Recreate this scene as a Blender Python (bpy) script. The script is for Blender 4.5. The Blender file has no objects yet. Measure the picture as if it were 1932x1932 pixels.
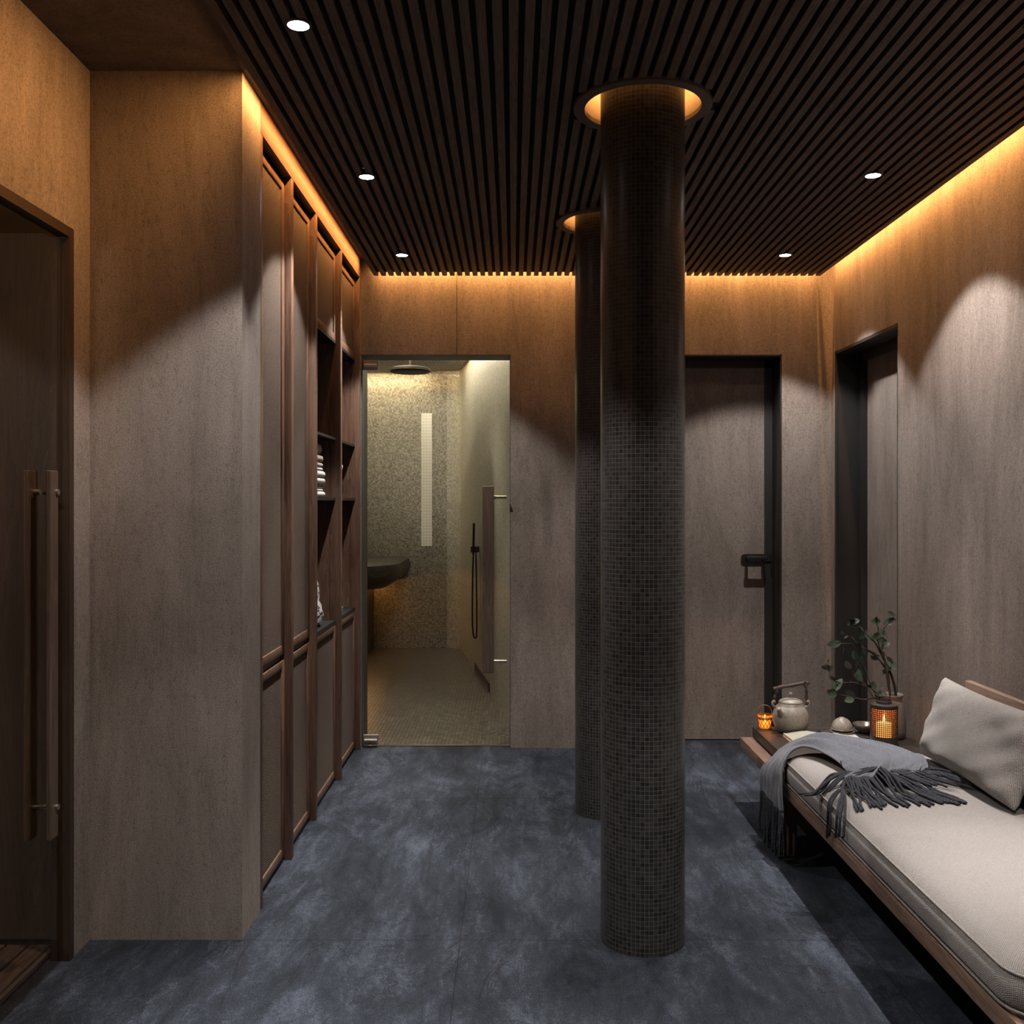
import bpy, bmesh, math, random
from mathutils import Vector, Matrix
random.seed(11)
PI = math.pi
sc = bpy.context.scene
COL = sc.collection
F, CX, CY, EYE = 1870.0, 968.0, 947.0, 1.3257     # focal length in pixels, vanishing point, eye height


def at(px, py, y):
    """point at distance y in front of the eye seen at pixel px, py"""
    return Vector(((px - CX) * y / F, y, EYE - (py - CY) * y / F))


# ------------------------------------------------------------------ materials
class NT:
    def __init__(s, name):
        s.m = bpy.data.materials.new(name)
        s.m.use_nodes = True
        s.t = s.m.node_tree
        s.t.nodes.clear()
        s.out = s.t.nodes.new('ShaderNodeOutputMaterial')

    def n(s, typ, **kw):
        nd = s.t.nodes.new(typ)
        for k, v in kw.items():
            setattr(nd, k, v)
        return nd

    def set(s, sock, v):
        if v is None:
            return
        if hasattr(v, 'is_output') or isinstance(v, bpy.types.NodeSocket):
            s.t.links.new(v, sock)
        else:
            if isinstance(v, (tuple, list)) and len(v) == 3 and sock.type == 'RGBA':
                v = (*v, 1)
            sock.default_value = v

    def math(s, op, a, b=None, c=None):
        nd = s.n('ShaderNodeMath', operation=op)
        s.set(nd.inputs[0], a)
        s.set(nd.inputs[1], b)
        s.set(nd.inputs[2], c)
        return nd.outputs[0]

    def co(s, scale=(1, 1, 1), rot=(0, 0, 0), loc=(0, 0, 0), kind='Object'):
        tc = s.n('ShaderNodeTexCoord')
        mp = s.n('ShaderNodeMapping')
        mp.inputs['Scale'].default_value = scale
        mp.inputs['Rotation'].default_value = rot
        mp.inputs['Location'].default_value = loc
        s.t.links.new(tc.outputs[kind], mp.inputs['Vector'])
        return mp.outputs[0]

    def xyz(s):
        tc = s.n('ShaderNodeTexCoord')
        sp = s.n('ShaderNodeSeparateXYZ')
        s.t.links.new(tc.outputs['Object'], sp.inputs[0])
        return sp.outputs

    def noise(s, vec, scale=5, detail=6, rough=.6, dist=0.):
        nd = s.n('ShaderNodeTexNoise')
        s.set(nd.inputs['Vector'], vec)
        nd.inputs['Scale'].default_value = scale
        nd.inputs['Detail'].default_value = detail
        nd.inputs['Roughness'].default_value = rough
        nd.inputs['Distortion'].default_value = dist
        return nd.outputs['Fac']

    def wave(s, vec, scale=5, dist=0., detail=2, direction='X', dscale=1.):
        nd = s.n('ShaderNodeTexWave', wave_type='BANDS', bands_direction=direction)
        s.set(nd.inputs['Vector'], vec)
        nd.inputs['Scale'].default_value = scale
        nd.inputs['Distortion'].default_value = dist
        nd.inputs['Detail'].default_value = detail
        nd.inputs['Detail Scale'].default_value = dscale
        return nd.outputs['Fac']

    def ramp(s, fac, stops, interp='LINEAR'):
        nd = s.n('ShaderNodeValToRGB')
        cr = nd.color_ramp
        cr.interpolation = interp
        while len(cr.elements) < len(stops):
            cr.elements.new(.5)
        for e, (p, c) in zip(cr.elements, stops):
            e.position = p
            e.color = (*c, 1) if len(c) == 3 else c
        s.set(nd.inputs[0], fac)
        return nd.outputs[0]

    def mix(s, fac, a, b, mode='MIX'):
        nd = s.n('ShaderNodeMix', data_type='RGBA', blend_type=mode)
        s.set(nd.inputs[0], fac)
        s.set(nd.inputs[6], a)
        s.set(nd.inputs[7], b)
        return nd.outputs[2]

    def bump(s, h, strength=.3, dist=.01):
        nd = s.n('ShaderNodeBump')
        nd.inputs['Strength'].default_value = strength
        nd.inputs['Distance'].default_value = dist
        s.set(nd.inputs['Height'], h)
        return nd.outputs[0]

    def comb(s, x, y, z):
        nd = s.n('ShaderNodeCombineXYZ')
        s.set(nd.inputs[0], x); s.set(nd.inputs[1], y); s.set(nd.inputs[2], z)
        return nd.outputs[0]

    def white(s, vec):
        nd = s.n('ShaderNodeTexWhiteNoise', noise_dimensions='3D')
        s.set(nd.inputs['Vector'], vec)
        return nd.outputs['Value']

    def pbsdf(s, color, rough=.5, metal=0., normal=None, spec=None, sheen=None, emit=None, estr=0., coat=None, sss=None):
        b = s.n('ShaderNodeBsdfPrincipled')
        s.set(b.inputs['Base Color'], color)
        s.set(b.inputs['Roughness'], rough)
        s.set(b.inputs['Metallic'], metal)
        if normal is not None: s.set(b.inputs['Normal'], normal)
        if spec is not None: s.set(b.inputs['Specular IOR Level'], spec)
        if sheen is not None: s.set(b.inputs['Sheen Weight'], sheen)
        if coat is not None: s.set(b.inputs['Coat Weight'], coat)
        if emit is not None:
            s.set(b.inputs['Emission Color'], emit)
            s.set(b.inputs['Emission Strength'], estr)
        s.t.links.new(b.outputs[0], s.out.inputs[0])
        return s.m


def plain(name, c, rough=.5, metal=0., var=.12, scale=30, bump=0., spec=None):
    t = NT(name)
    f = t.noise(t.co(), scale, 4)
    lo = tuple(v * (1 - var) for v in c)
    hi = tuple(min(1, v * (1 + var)) for v in c)
    nm = t.bump(f, bump, .005) if bump else None
    return t.pbsdf(t.ramp(f, [(.3, lo), (.7, hi)]), rough, metal, nm, spec=spec)


def emissive(name, c, s):
    t = NT(name)
    e = t.n('ShaderNodeEmission')
    e.inputs[0].default_value = (*c, 1)
    e.inputs[1].default_value = s
    t.t.links.new(e.outputs[0], t.out.inputs[0])
    return t.m


def wood(name, dark, light, axis='Z', rough=.45, scale=1., bumps=.12):
    t = NT(name)
    st = {'Z': (14, 14, 1.1), 'Y': (14, 1.1, 14), 'X': (1.1, 14, 14)}[axis]
    st = tuple(v * scale for v in st)
    co = t.co(st)
    warp = t.noise(co, 1.2, 4, .6, 1.2)
    rings = t.math('FRACT', t.math('MULTIPLY', warp, 7.))
    fine_st = tuple(v * 9 if v > 5 * scale else v * 2.2 for v in st)
    fine = t.noise(t.co(fine_st), 1.5, 5, .7)
    f = t.math('ADD', t.math('MULTIPLY', rings, .45), t.math('MULTIPLY', fine, .62))
    col = t.ramp(f, [(.2, dark), (.85, light)])
    return t.pbsdf(col, rough, 0, t.bump(fine, bumps, .004))


def stone_wall(name, lo=(.152, .128, .112), hi=(.250, .212, .187)):
    t = NT(name)
    a = t.noise(t.co((1.6, 1.6, .42)), 2.2, 9, .62, 1.1)          # large drifting clouds, stretched upright
    b = t.noise(t.co((7, 7, 1.1)), 2.0, 9, .72, .25)                 # upright streaks
    vein = t.noise(t.co((3.2, 3.2, .55)), 1.7, 10, .68, .9)
    v2 = t.math('ABSOLUTE', t.math('SUBTRACT', vein, .5))
    grain = t.noise(t.co((1, 1, 1)), 240, 4, .7)
    pit = t.noise(t.co((1, 1, .55)), 70, 5, .7)
    f = t.math('ADD', t.math('MULTIPLY', a, .6), t.math('MULTIPLY', b, .4))
    col = t.ramp(f, [(.36, lo), (.62, hi)])
    col = t.mix(t.ramp(v2, [(0, (.30, .30, .30)), (.014, (0, 0, 0))]), col, tuple(v * .55 for v in lo))
    col = t.mix(.8, col, t.ramp(grain, [(.32, (.42, .42, .42)), (.62, (1.25, 1.25, 1.25))]), 'MULTIPLY')
    col = t.mix(.5, col, t.ramp(pit, [(.33, (.45, .43, .41)), (.45, (1, 1, 1))]), 'MULTIPLY')
    h = t.math('ADD', t.math('MULTIPLY', grain, .5), t.math('MULTIPLY', pit, .8))
    return t.pbsdf(col, .82, 0, t.bump(h, .30, .004), spec=.25)


def slate_floor():
    t = NT('dark_slate_tiles')
    x, y, z = t.xyz()
    a = t.noise(t.co((1.5, .62, 1), (0, 0, -.35)), 2.4, 13, .68, .7)
    b = t.noise(t.co((5.0, 1.3, 1), (0, 0, -.3)), 3.5, 9, .74, .4)
    c = t.noise(t.co(), 60, 6, .75)
    g = t.noise(t.co((1, .7, 1)), 300, 4, .8)
    f = t.math('ADD', t.math('MULTIPLY', a, .42), t.math('ADD', t.math('MULTIPLY', b, .30), t.math('MULTIPLY', c, .28)))
    col = t.ramp(f, [(.38, (.0062, .0074, .0096)), (.50, (.0185, .0222, .0295)), (.63, (.056, .066, .086))])
    col = t.mix(.8, col, t.ramp(g, [(.3, (.22, .22, .23)), (.5, (1, 1, 1)), (.66, (2.9, 2.9, 2.9))]), 'MULTIPLY')
    vein = t.noise(t.co((1.6, .7, 1), (0, 0, -.3)), 1.8, 9, .65, 1.0)
    v2 = t.math('ABSOLUTE', t.math('SUBTRACT', vein, .5))
    col = t.mix(t.ramp(v2, [(0, (.75, .75, .75)), (.011, (0, 0, 0))]), col, (.010, .011, .013))
    fy = t.math('ABSOLUTE', t.math('SUBTRACT', t.math('FRACT', t.math('ADD', t.math('DIVIDE', t.math('SUBTRACT', y, 3.0), 1.435), .5)), .5))
    fx = t.math('ABSOLUTE', t.math('SUBTRACT', t.math('FRACT', t.math('ADD', t.math('DIVIDE', t.math('ADD', x, .16), 1.21), .5)), .5))
    ly = t.math('LESS_THAN', fy, .0010)
    lx = t.math('LESS_THAN', fx, .0009)
    line = t.math('MAXIMUM', ly, lx)
    col = t.mix(t.math('MULTIPLY', line, .85), col, (.006, .006, .007))
    h = t.math('SUBTRACT', t.math('ADD', c, t.math('MULTIPLY', g, .4)), t.math('MULTIPLY', line, 1.0))
    return t.pbsdf(col, t.ramp(c, [(.3, (.62, .62, .62)), (.7, (.85, .85, .85))]), 0, t.bump(h, .45, .005), spec=.09)


def mosaic(name, mode, tile, grout, stops, line_col, rough=.3, radius=None, bump=.35, spec=.5):
    t = NT(name)
    x, y, z = t.xyz()
    if mode == 'column':
        u = t.math('MULTIPLY', t.math('ARCTAN2', y, x), radius / tile)
        v = t.math('DIVIDE', z, tile)
    elif mode == 'wall':
        u = t.math('DIVIDE', t.math('SUBTRACT', x, y), tile)
        v = t.math('DIVIDE', z, tile)
    else:
        u = t.math('DIVIDE', x, tile)
        v = t.math('DIVIDE', y, tile)
    fu, fv = t.math('FLOOR', u), t.math('FLOOR', v)
    rnd = t.white(t.comb(fu, fv, 0))
    gu = t.math('ABSOLUTE', t.math('SUBTRACT', t.math('FRACT', u), .5))
    gv = t.math('ABSOLUTE', t.math('SUBTRACT', t.math('FRACT', v), .5))
    g = t.math('GREATER_THAN', t.math('MAXIMUM', gu, gv), .5 - grout / tile / 2)
    patch = t.noise(t.co(), 2.3, 4)
    rr = t.math('ADD', t.math('MULTIPLY', rnd, .85), t.math('MULTIPLY', patch, .15))
    col = t.ramp(rr, stops)
    col = t.mix(g, col, line_col)
    h = t.math('SUBTRACT', t.math('MULTIPLY', rnd, .15), g)
    ro = t.math('ADD', t.math('MULTIPLY', g, .45), rough)
    return t.pbsdf(col, ro, 0, t.bump(h, bump, .002), spec=spec)


def weave(name, dark, light, period=.005, rough=.95, bump=.6, horiz=False, sheen=.1, mottle=.5):
    t = NT(name)
    k = 1.0 / period
    x, y, z = t.xyz()
    def s(v, w=1.): return t.math('SINE', t.math('MULTIPLY', v, k * w * 2 * PI))
    nz = t.math('MULTIPLY', t.noise(t.co(), 90, 4, .7), period * 1.2)
    if horiz:
        a = s(t.math('ADD', z, nz), 1.)
        b = s(t.math('ADD', y, nz), .55)
    else:
        a = s(t.math('ADD', t.math('ADD', x, t.math('MULTIPLY', z, .7)), nz))
        b = s(t.math('ADD', t.math('ADD', y, t.math('MULTIPLY', z, .7)), nz))
    h = t.math('ADD', t.math('MULTIPLY', t.math('MULTIPLY', a, b), .5), .5)
    big = t.noise(t.co(), 300, 3, .7)
    f = t.math('ADD', t.math('MULTIPLY', h, 1 - mottle), t.math('MULTIPLY', big, mottle))
    col = t.ramp(f, [(.15, dark), (.7, light)])
    return t.pbsdf(col, rough, 0, t.bump(f, bump, .004), spec=.15, sheen=sheen)


def glass(name, tint, refl=1.0, ior=1.45):
    t = NT(name)
    tr = t.n('ShaderNodeBsdfTransparent'); tr.inputs[0].default_value = (*tint, 1)
    gl = t.n('ShaderNodeBsdfGlossy'); gl.inputs['Roughness'].default_value = .02
    gl.inputs[0].default_value = (refl, refl, refl, 1)
    fr = t.n('ShaderNodeFresnel'); fr.inputs[0].default_value = ior
    mx = t.n('ShaderNodeMixShader')
    ge = t.n('ShaderNodeNewGeometry')
    t.t.links.new(t.math('MULTIPLY', fr.outputs[0], t.math('SUBTRACT', 1., ge.outputs['Backfacing'])), mx.inputs[0])
    t.t.links.new(tr.outputs[0], mx.inputs[1])
    t.t.links.new(gl.outputs[0], mx.inputs[2])
    t.t.links.new(mx.outputs[0], t.out.inputs[0])
    return t.m


WARM = (1.0, .45, .135)
M = {}
M['wall'] = stone_wall('taupe_stone_plaster')
M['floor'] = slate_floor()
M['soffit'] = stone_wall('dark_concrete_soffit', (.085, .068, .058), (.15, .125, .11))
M['slat'] = wood('dark_slat_oak', (.038, .027, .021), (.135, .096, .075), 'Y', .6)
M['backing'] = plain('black_felt', (.014, .012, .010), .9)
M['oak'] = wood('brown_oak_upright', (.060, .034, .023), (.172, .094, .060), 'Z', .42)
M['oak_y'] = wood('brown_oak_lengthwise', (.060, .034, .023), (.172, .094, .060), 'Y', .42)
M['weave'] = weave('brown_woven_cloth', (.018, .012, .0085), (.128, .091, .067), .0075, .9, .8, True, .02, .35)
M['blackmetal'] = plain('matt_black_metal', (.010, .011, .012), .42, .0, .1)
M['darkframe'] = plain('dark_grey_door_frame', (.016, .0155, .0155), .5, .0, .1)
M['grey_lining'] = plain('grey_metal_lining', (.060, .064, .066), .45, .3, .1)
M['sauna'] = wood('dark_sauna_veneer', (.030, .019, .012), (.066, .043, .029), 'Z', .55, .8)
M['jamb'] = wood('dark_jamb_wood', (.016, .0095, .0065), (.042, .026, .017), 'Z', .5)
M['duck'] = wood('duckboard_wood', (.045, .030, .021), (.135, .092, .066), 'Y', .55)
M['glass'] = glass('clear_door_glass', (.93, .93, .90))
M['glass_tint'] = glass('smoky_door_glass', (.84, .80, .75))
M['chrome'] = plain('brushed_chrome', (.62, .60, .56), .22, 1., .05)
M['hinge'] = plain('rosy_steel', (.42, .36, .34), .35, .8, .06)
M['handle_wood'] = wood('dark_handle_wood', (.040, .026, .018), (.098, .066, .048), 'Z', .5)
M['bronze'] = plain('dark_bronze', (.022, .016, .012), .5, .3, .1)
M['col'] = mosaic('charcoal_mosaic', 'column', .0131, .0009,
                  [(.1, (.017, .0165, .016)), (.9, (.038, .0365, .0352))], (.130, .125, .117), .33, .127, spec=.28)
M['ring'] = plain('dark_bronze_collar', (.098, .078, .066), .5, .0, .08)
M['recess'] = plain('cream_recess_paint', (.62, .52, .40), .75, .0, .05)
M['mosaic_wall'] = mosaic('speckled_grey_mosaic', 'wall', .0125, .0012,
                          [(0, (.012, .011, .009)), (.05, (.030, .027, .022)), (.10, (.135, .124, .102)), (.6, (.235, .22, .185)), (.95, (.34, .32, .28))],
                          (.20, .185, .15), .45)
M['mosaic_pale'] = mosaic('pale_mosaic', 'wall', .0125, .0013,
                          [(0, (.20, .19, .16)), (.5, (.34, .325, .28)), (.95, (.43, .41, .36))], (.24, .225, .19), .5)
M['mosaic_floor'] = mosaic('floor_mosaic', 'floor', .022, .0022,
                           [(0, (.045, .040, .033)), (.5, (.092, .082, .068)), (.95, (.14, .126, .106))], (.034, .030, .025), .32)
M['shower_ceiling'] = mosaic('ceiling_mosaic', 'floor', .025, .0025,
                             [(0, (.16, .14, .11)), (.5, (.24, .21, .17)), (.95, (.30, .27, .22))], (.12, .10, .08), .5)
M['dark_mosaic'] = mosaic('dark_bench_mosaic', 'wall', .0125, .0012,
                          [(0, (.014, .012, .009)), (.5, (.030, .026, .020)), (.95, (.05, .044, .035))], (.024, .021, .016), .4)
M['linen'] = weave('oatmeal_boucle', (.095, .087, .080), (.285, .265, .250), .0060, .95, .75, False, .15, .40)
M['linen2'] = weave('oatmeal_coarse_weave', (.085, .077, .069), (.290, .268, .249), .0072, .95, .9, False, .15, .40)
M['piping'] = plain('grey_beige_piping', (.16, .145, .13), .9, 0, .2, 200)
M['bedwood'] = wood('walnut_bed_frame', (.085, .050, .033), (.235, .150, .105), 'Y', .42)
M['bedwood_z'] = wood('walnut_bed_leg', (.085, .050, .033), (.235, .150, .105), 'Z', .42)
M['darkwood'] = wood('black_brown_table', (.014, .010, .0085), (.042, .031, .026), 'X', .4)
M['led'] = emissive('warm_led_strip', WARM, 30)
M['lens'] = emissive('downlight_lens', (1, .96, .93), 60)


def throw_mat():
    t = NT('blue_grey_herringbone')
    uv = t.n('ShaderNodeTexCoord').outputs['UV']
    sp = t.n('ShaderNodeSeparateXYZ')
    t.t.links.new(uv, sp.inputs[0])
    zig = t.math('PINGPONG', t.math('MULTIPLY', sp.outputs[0], 26), 1.0)
    st = t.math('FRACT', t.math('ADD', t.math('MULTIPLY', sp.outputs[1], 130.), t.math('MULTIPLY', zig, 1.5)))
    ln = t.math('ABSOLUTE', t.math('SUBTRACT', st, .5))
    nz = t.noise(t.co(), 160, 4, .7)
    f = t.math('ADD', t.math('MULTIPLY', ln, 1.0), t.math('MULTIPLY', nz, .6))
    col = t.ramp(f, [(.32, (.013, .014, .018)), (.72, (.108, .114, .138))])
    return t.pbsdf(col, .95, 0, t.bump(f, .6, .004), spec=.1, sheen=.2)


M['throw'] = throw_mat()


def tassel_mat():
    t = NT('charcoal_twisted_yarn')
    x, y, z = t.xyz()
    w = t.math('SINE', t.math('MULTIPLY', t.math('ADD', t.math('ADD', x, y), t.math('MULTIPLY', z, 1.3)), 900.))
    f = t.math('ADD', t.math('MULTIPLY', w, .5), .5)
    col = t.ramp(f, [(.1, (.011, .0115, .0145)), (.9, (.066, .068, .080))])
    return t.pbsdf(col, .95, 0, t.bump(f, .8, .003), spec=.1)


M['tassel'] = tassel_mat()
M['clay'] = plain('speckled_grey_clay', (.235, .205, .170), .42, 0, .22, 120, .05)
M['clay_dark'] = plain('brown_glazed_clay', (.085, .072, .060), .25, 0, .25, 90, .05)
M['clay_vase'] = plain('raw_brown_clay', (.150, .122, .100), .6, 0, .2, 100, .1)
M['slate_tray'] = plain('black_slate_tray', (.022, .017, .014), .6, 0, .2, 60, .1)
M['twig'] = wood('dark_twig_bark', (.020, .011, .008), (.075, .042, .030), 'X', .7)
M['bark'] = plain('reddish_brown_bark', (.045, .026, .019), .75, 0, .35, 80, .4)
M['leaf'] = plain('dusty_green_leaf', (.040, .062, .040), .42, 0, .45, 35, .1)
M['iron'] = plain('brown_lantern_metal', (.040, .029, .024), .55, .2, .15)
M['rattan'] = wood('orange_rattan', (.080, .026, .010), (.24, .090, .034), 'X', .5)
M['page'] = plain('off_white_page', (.46, .45, .43), .85, 0, .05, 40)
M['cover'] = plain('sage_grey_cover', (.30, .285, .235), .85, 0, .1, 60, .05)
M['spine'] = plain('terracotta_page_edge', (.42, .17, .085), .8, 0, .1)
M['towel'] = plain('white_terry', (.62, .61, .60), .95, 0, .18, 220, .9)
M['towel_grey'] = plain('grey_terry', (.20, .195, .19), .95, 0, .2, 220, .9)
M['towel2'] = plain('beige_terry', (.33, .28, .245), .95, 0, .18, 220, .9)
M['ornament'] = NT('black_white_ceramic')
def _orn():
    t = M['ornament']
    f = t.noise(t.co((1, 1, 1)), 55, 3, .6, .6)
    return t.pbsdf(t.ramp(f, [(.44, (.03, .03, .035)), (.50, (.70, .69, .68))]), .4, 0, t.bump(f, .6, .004))
M['ornament'] = _orn()
M['darkpot'] = plain('black_ceramic', (.012, .012, .013), .35)
M['greybox'] = plain('grey_stone_box', (.16, .155, .15), .6)
def _wax():
    t = NT('glowing_candle_wax')
    tc = t.n('ShaderNodeTexCoord')
    sp = t.n('ShaderNodeSeparateXYZ')
    t.t.links.new(tc.outputs['Generated'], sp.inputs[0])
    col = t.ramp(sp.outputs[2], [(0, (1, .46, .10)), (.8, (1, .66, .24)), (1, (1, .82, .45))])
    return t.pbsdf((.8, .66, .42), .6, emit=col, estr=2.0)
M['wax'] = _wax()
M['flame'] = emissive('candle_flame', (1, .72, .32), 14)
def _amber(ct=(1, .70, .32), cl=(1, .58, .20), fac=.45):
    t = NT('amber_glass')
    tr = t.n('ShaderNodeBsdfTransparent'); tr.inputs[0].default_value = (*ct, 1)
    tl = t.n('ShaderNodeBsdfTranslucent'); tl.inputs[0].default_value = (*cl, 1)
    gl = t.n('ShaderNodeBsdfGlossy'); gl.inputs['Roughness'].default_value = .1
    a = t.n('ShaderNodeMixShader'); a.inputs[0].default_value = fac
    b = t.n('ShaderNodeMixShader'); b.inputs[0].default_value = .06
    L = t.t.links.new
    L(tr.outputs[0], a.inputs[1]); L(tl.outputs[0], a.inputs[2])
    L(a.outputs[0], b.inputs[1]); L(gl.outputs[0], b.inputs[2]); L(b.outputs[0], t.out.inputs[0])
    return t.m
M['amber'] = _amber()
M['liner'] = _amber((1, .80, .62), (1, .52, .26), .11)
def _strip():
    t = NT('backlit_glass_mosaic')
    x, y, z = t.xyz()
    u = t.math('DIVIDE', x, .027); v = t.math('DIVIDE', z, .027)
    gu = t.math('ABSOLUTE', t.math('SUBTRACT', t.math('FRACT', u), .5))
    gv = t.math('ABSOLUTE', t.math('SUBTRACT', t.math('FRACT', v), .5))
    g = t.math('GREATER_THAN', t.math('MAXIMUM', gu, gv), .35)
    col = t.mix(g, (.95, .86, .66), (.24, .20, .14))
    rnd = t.white(t.comb(t.math('FLOOR', u), t.math('FLOOR', v), 0))
    col = t.mix(.3, col, t.ramp(rnd, [(0, (.5, .5, .5)), (1, (1, 1, 1))]), 'MULTIPLY')
    return t.pbsdf((.4, .38, .33), .3, emit=col, estr=.20)
M['strip'] = _strip()


# ------------------------------------------------------------------ mesh helpers
def B():
    return bmesh.new()


def box(bm, x0, x1, y0, y1, z0, z1, bev=0., seg=2):
    vs = [bm.verts.new((x, y, z)) for x in (x0, x1) for y in (y0, y1) for z in (z0, z1)]
    f = [(0, 1, 3, 2), (4, 6, 7, 5), (0, 4, 5, 1), (2, 3, 7, 6), (0, 2, 6, 4), (1, 5, 7, 3)]
    fs = [bm.faces.new([vs[i] for i in q]) for q in f]
    if bev:
        es = list({e for fc in fs for e in fc.edges})
        bmesh.ops.bevel(bm, geom=es, offset=bev, segments=seg, affect='EDGES', profile=.5)
    return bm


def lathe(bm, prof, c=(0, 0, 0), n=40, cap0=True, cap1=True):
    rings = []
    for r, z in prof:
        rings.append([bm.verts.new((c[0] + r * math.cos(2 * PI * i / n), c[1] + r * math.sin(2 * PI * i / n), c[2] + z)) for i in range(n)])
    for a, b in zip(rings, rings[1:]):
        for i in range(n):
            j = (i + 1) % n
            bm.faces.new((a[i], a[j], b[j], b[i]))
    if cap0: bm.faces.new(list(reversed(rings[0])))
    if cap1: bm.faces.new(rings[-1])
    return bm


def tube(bm, pts, r, n=8, cap=True):
    pts = [Vector(p) for p in pts]
    rs = r if isinstance(r, (list, tuple)) else [r] * len(pts)
    up = None
    rings = []
    for i, p in enumerate(pts):
        d = (pts[min(i + 1, len(pts) - 1)] - pts[max(i - 1, 0)])
        if d.length < 1e-9: d = Vector((0, 0, 1))
        d.normalize()
        if up is None:
            up = d.orthogonal().normalized()
        up = (up - d * up.dot(d))
        if up.length < 1e-6: up = d.orthogonal()
        up.normalize()
        sd = d.cross(up)
        rings.append([bm.verts.new(p + rs[i] * (math.cos(2 * PI * k / n) * up + math.sin(2 * PI * k / n) * sd)) for k in range(n)])
    for a, b in zip(rings, rings[1:]):
        for k in range(n):
            j = (k + 1) % n
            bm.faces.new((a[k], a[j], b[j], b[k]))
    if cap:
        bm.faces.new(list(reversed(rings[0])))
        bm.faces.new(rings[-1])
    return bm


def spline(pts, k=6):
    pts = [Vector(p) for p in pts]
    P = [pts[0] * 2 - pts[1]] + pts + [pts[-1] * 2 - pts[-2]]
    out = []
    for i in range(1, len(P) - 2):
        p0, p1, p2, p3 = P[i - 1:i + 3]
        for s in range(k):
            t = s / k
            out.append(.5 * ((2 * p1) + (p2 - p0) * t + (2 * p0 - 5 * p1 + 4 * p2 - p3) * t * t + (3 * p1 - p0 - 3 * p2 + p3) * t ** 3))
    out.append(pts[-1])
    return out


def prism(bm, poly, z0, z1):
    a = [bm.verts.new((x, y, z0)) for x, y in poly]
    b = [bm.verts.new((x, y, z1)) for x, y in poly]
    n = len(poly)
    for i in range(n):
        j = (i + 1) % n
        bm.faces.new((a[i], a[j], b[j], b[i]))
    bm.faces.new(list(reversed(a)))
    bm.faces.new(b)
    return bm


def obj(name, bm, mat, parent=None, off=None, smooth=False, mods=()):
    if off is not None:
        bmesh.ops.translate(bm, verts=bm.verts, vec=-Vector(off))
    bmesh.ops.recalc_face_normals(bm, faces=bm.faces)
    me = bpy.data.meshes.new(name)
    bm.to_mesh(me)
    bm.free()
    me.materials.append(M[mat] if isinstance(mat, str) else mat)
    if smooth:
        for p in me.polygons: p.use_smooth = True
        if smooth == 'auto':
            me.set_sharp_from_angle(angle=math.radians(38))
    o = bpy.data.objects.new(name, me)
    COL.objects.link(o)
    if parent is not None: o.parent = parent
    for k, kw in mods:
        md = o.modifiers.new(k.lower(), k)
        for a, v in kw.items(): setattr(md, a, v)
    return o


def tag(o, label=None, cat=None, group=None, kind=None):
    if label: o['label'] = label
    if cat: o['category'] = cat
    if group: o['group'] = group
    if kind: o['kind'] = kind
    return o


class Thing:
    def __init__(s, name, label, cat, loc=(0, 0, 0), group=None, kind=None):
        s.o = bpy.data.objects.new(name, None)
        s.o.empty_display_size = .05
        s.o.location = loc
        s.loc = Vector(loc)
        COL.objects.link(s.o)
        tag(s.o, label, cat, group, kind)

    def part(s, name, bm, mat, smooth=False, parent=None, mods=(), label=None):
        o = obj(name, bm, mat, parent or s.o, s.loc, smooth, mods)
        if label: o['label'] = label
        return o


def struct(name, bm, mat, label=None, cat=None, smooth=False):
    return tag(obj(name, bm, mat, smooth=smooth), label, cat, kind='structure')


def copy_tree(o, dv=(0, 0, 0)):
    c = o.copy()
    COL.objects.link(c)
    c.location = o.location + Vector(dv)
    for ch in list(o.children):
        k = ch.copy(); COL.objects.link(k); k.parent = c
        for g in list(ch.children):
            q = g.copy(); COL.objects.link(q); q.parent = k
    return c


# ------------------------------------------------------------------ dimensions
XL, XP, XR = -1.281, -.82, 1.714          # left wall, pier and cabinet front, right wall
YB, YB2 = 5.343, 5.52                     # back wall faces
YF = -1.0                                 # wall behind the viewer
ZC, ZS, ZW, DOORZ = 2.526, 2.63, 2.90, 2.12         # slat undersides, soffit, door height
SX0, SX1, SY1 = -.738, 1.630, 5.262       # slat field
COLS = [(.393, 3.009), (.393, 4.250)]
RO, RI, RCOL = .209, .176, .127

# ------------------------------------------------------------------ room shell
bm = B(); box(bm, -3.0, 2.1, YF - .2, YB2, -.06, 0)
struct('floor', bm, 'floor', 'dark blue-grey slate tiled floor of the room', 'floor')

bm = B(); box(bm, -1.34, SX0 + .05, YF, YB, ZS, ZW)
struct('trim_3', bm, 'soffit', 'dark concrete bulkhead over the pier and the sauna door', 'trim')
bm = B(); box(bm, -1.6, 2.1, YF - .2, YB2, ZW, ZW + .12)
ceil = struct('ceiling', bm, 'soffit', 'dark ceiling with a field of dark wooden slats', 'ceiling')
# felt board above the slats, with round holes at the columns
bm = B()
def ring_loop(bm, cx, cy, r, n, z):
    return [bm.verts.new((cx + r * math.cos(2 * PI * i / n), cy + r * math.sin(2 * PI * i / n), z)) for i in range(n)]
outer = [bm.verts.new(p) for p in ((SX0, YF, ZC + .02), (SX1, YF, ZC + .02), (SX1, SY1, ZC + .02), (SX0, SY1, ZC + .02))]
loops = [outer] + [ring_loop(bm, cx, cy, RI + .012, 48, ZC + .02) for cx, cy in COLS]
es = []
for L in loops:
    for i in range(len(L)):
        es.append(bm.edges.new((L[i], L[(i + 1) % len(L)])))
bmesh.ops.triangle_fill(bm, edges=es, use_beauty=True)
r = bmesh.ops.extrude_face_region(bm, geom=list(bm.faces))
bmesh.ops.translate(bm, verts=[v for v in r['geom'] if isinstance(v, bmesh.types.BMVert)], vec=(0, 0, .012))
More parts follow.
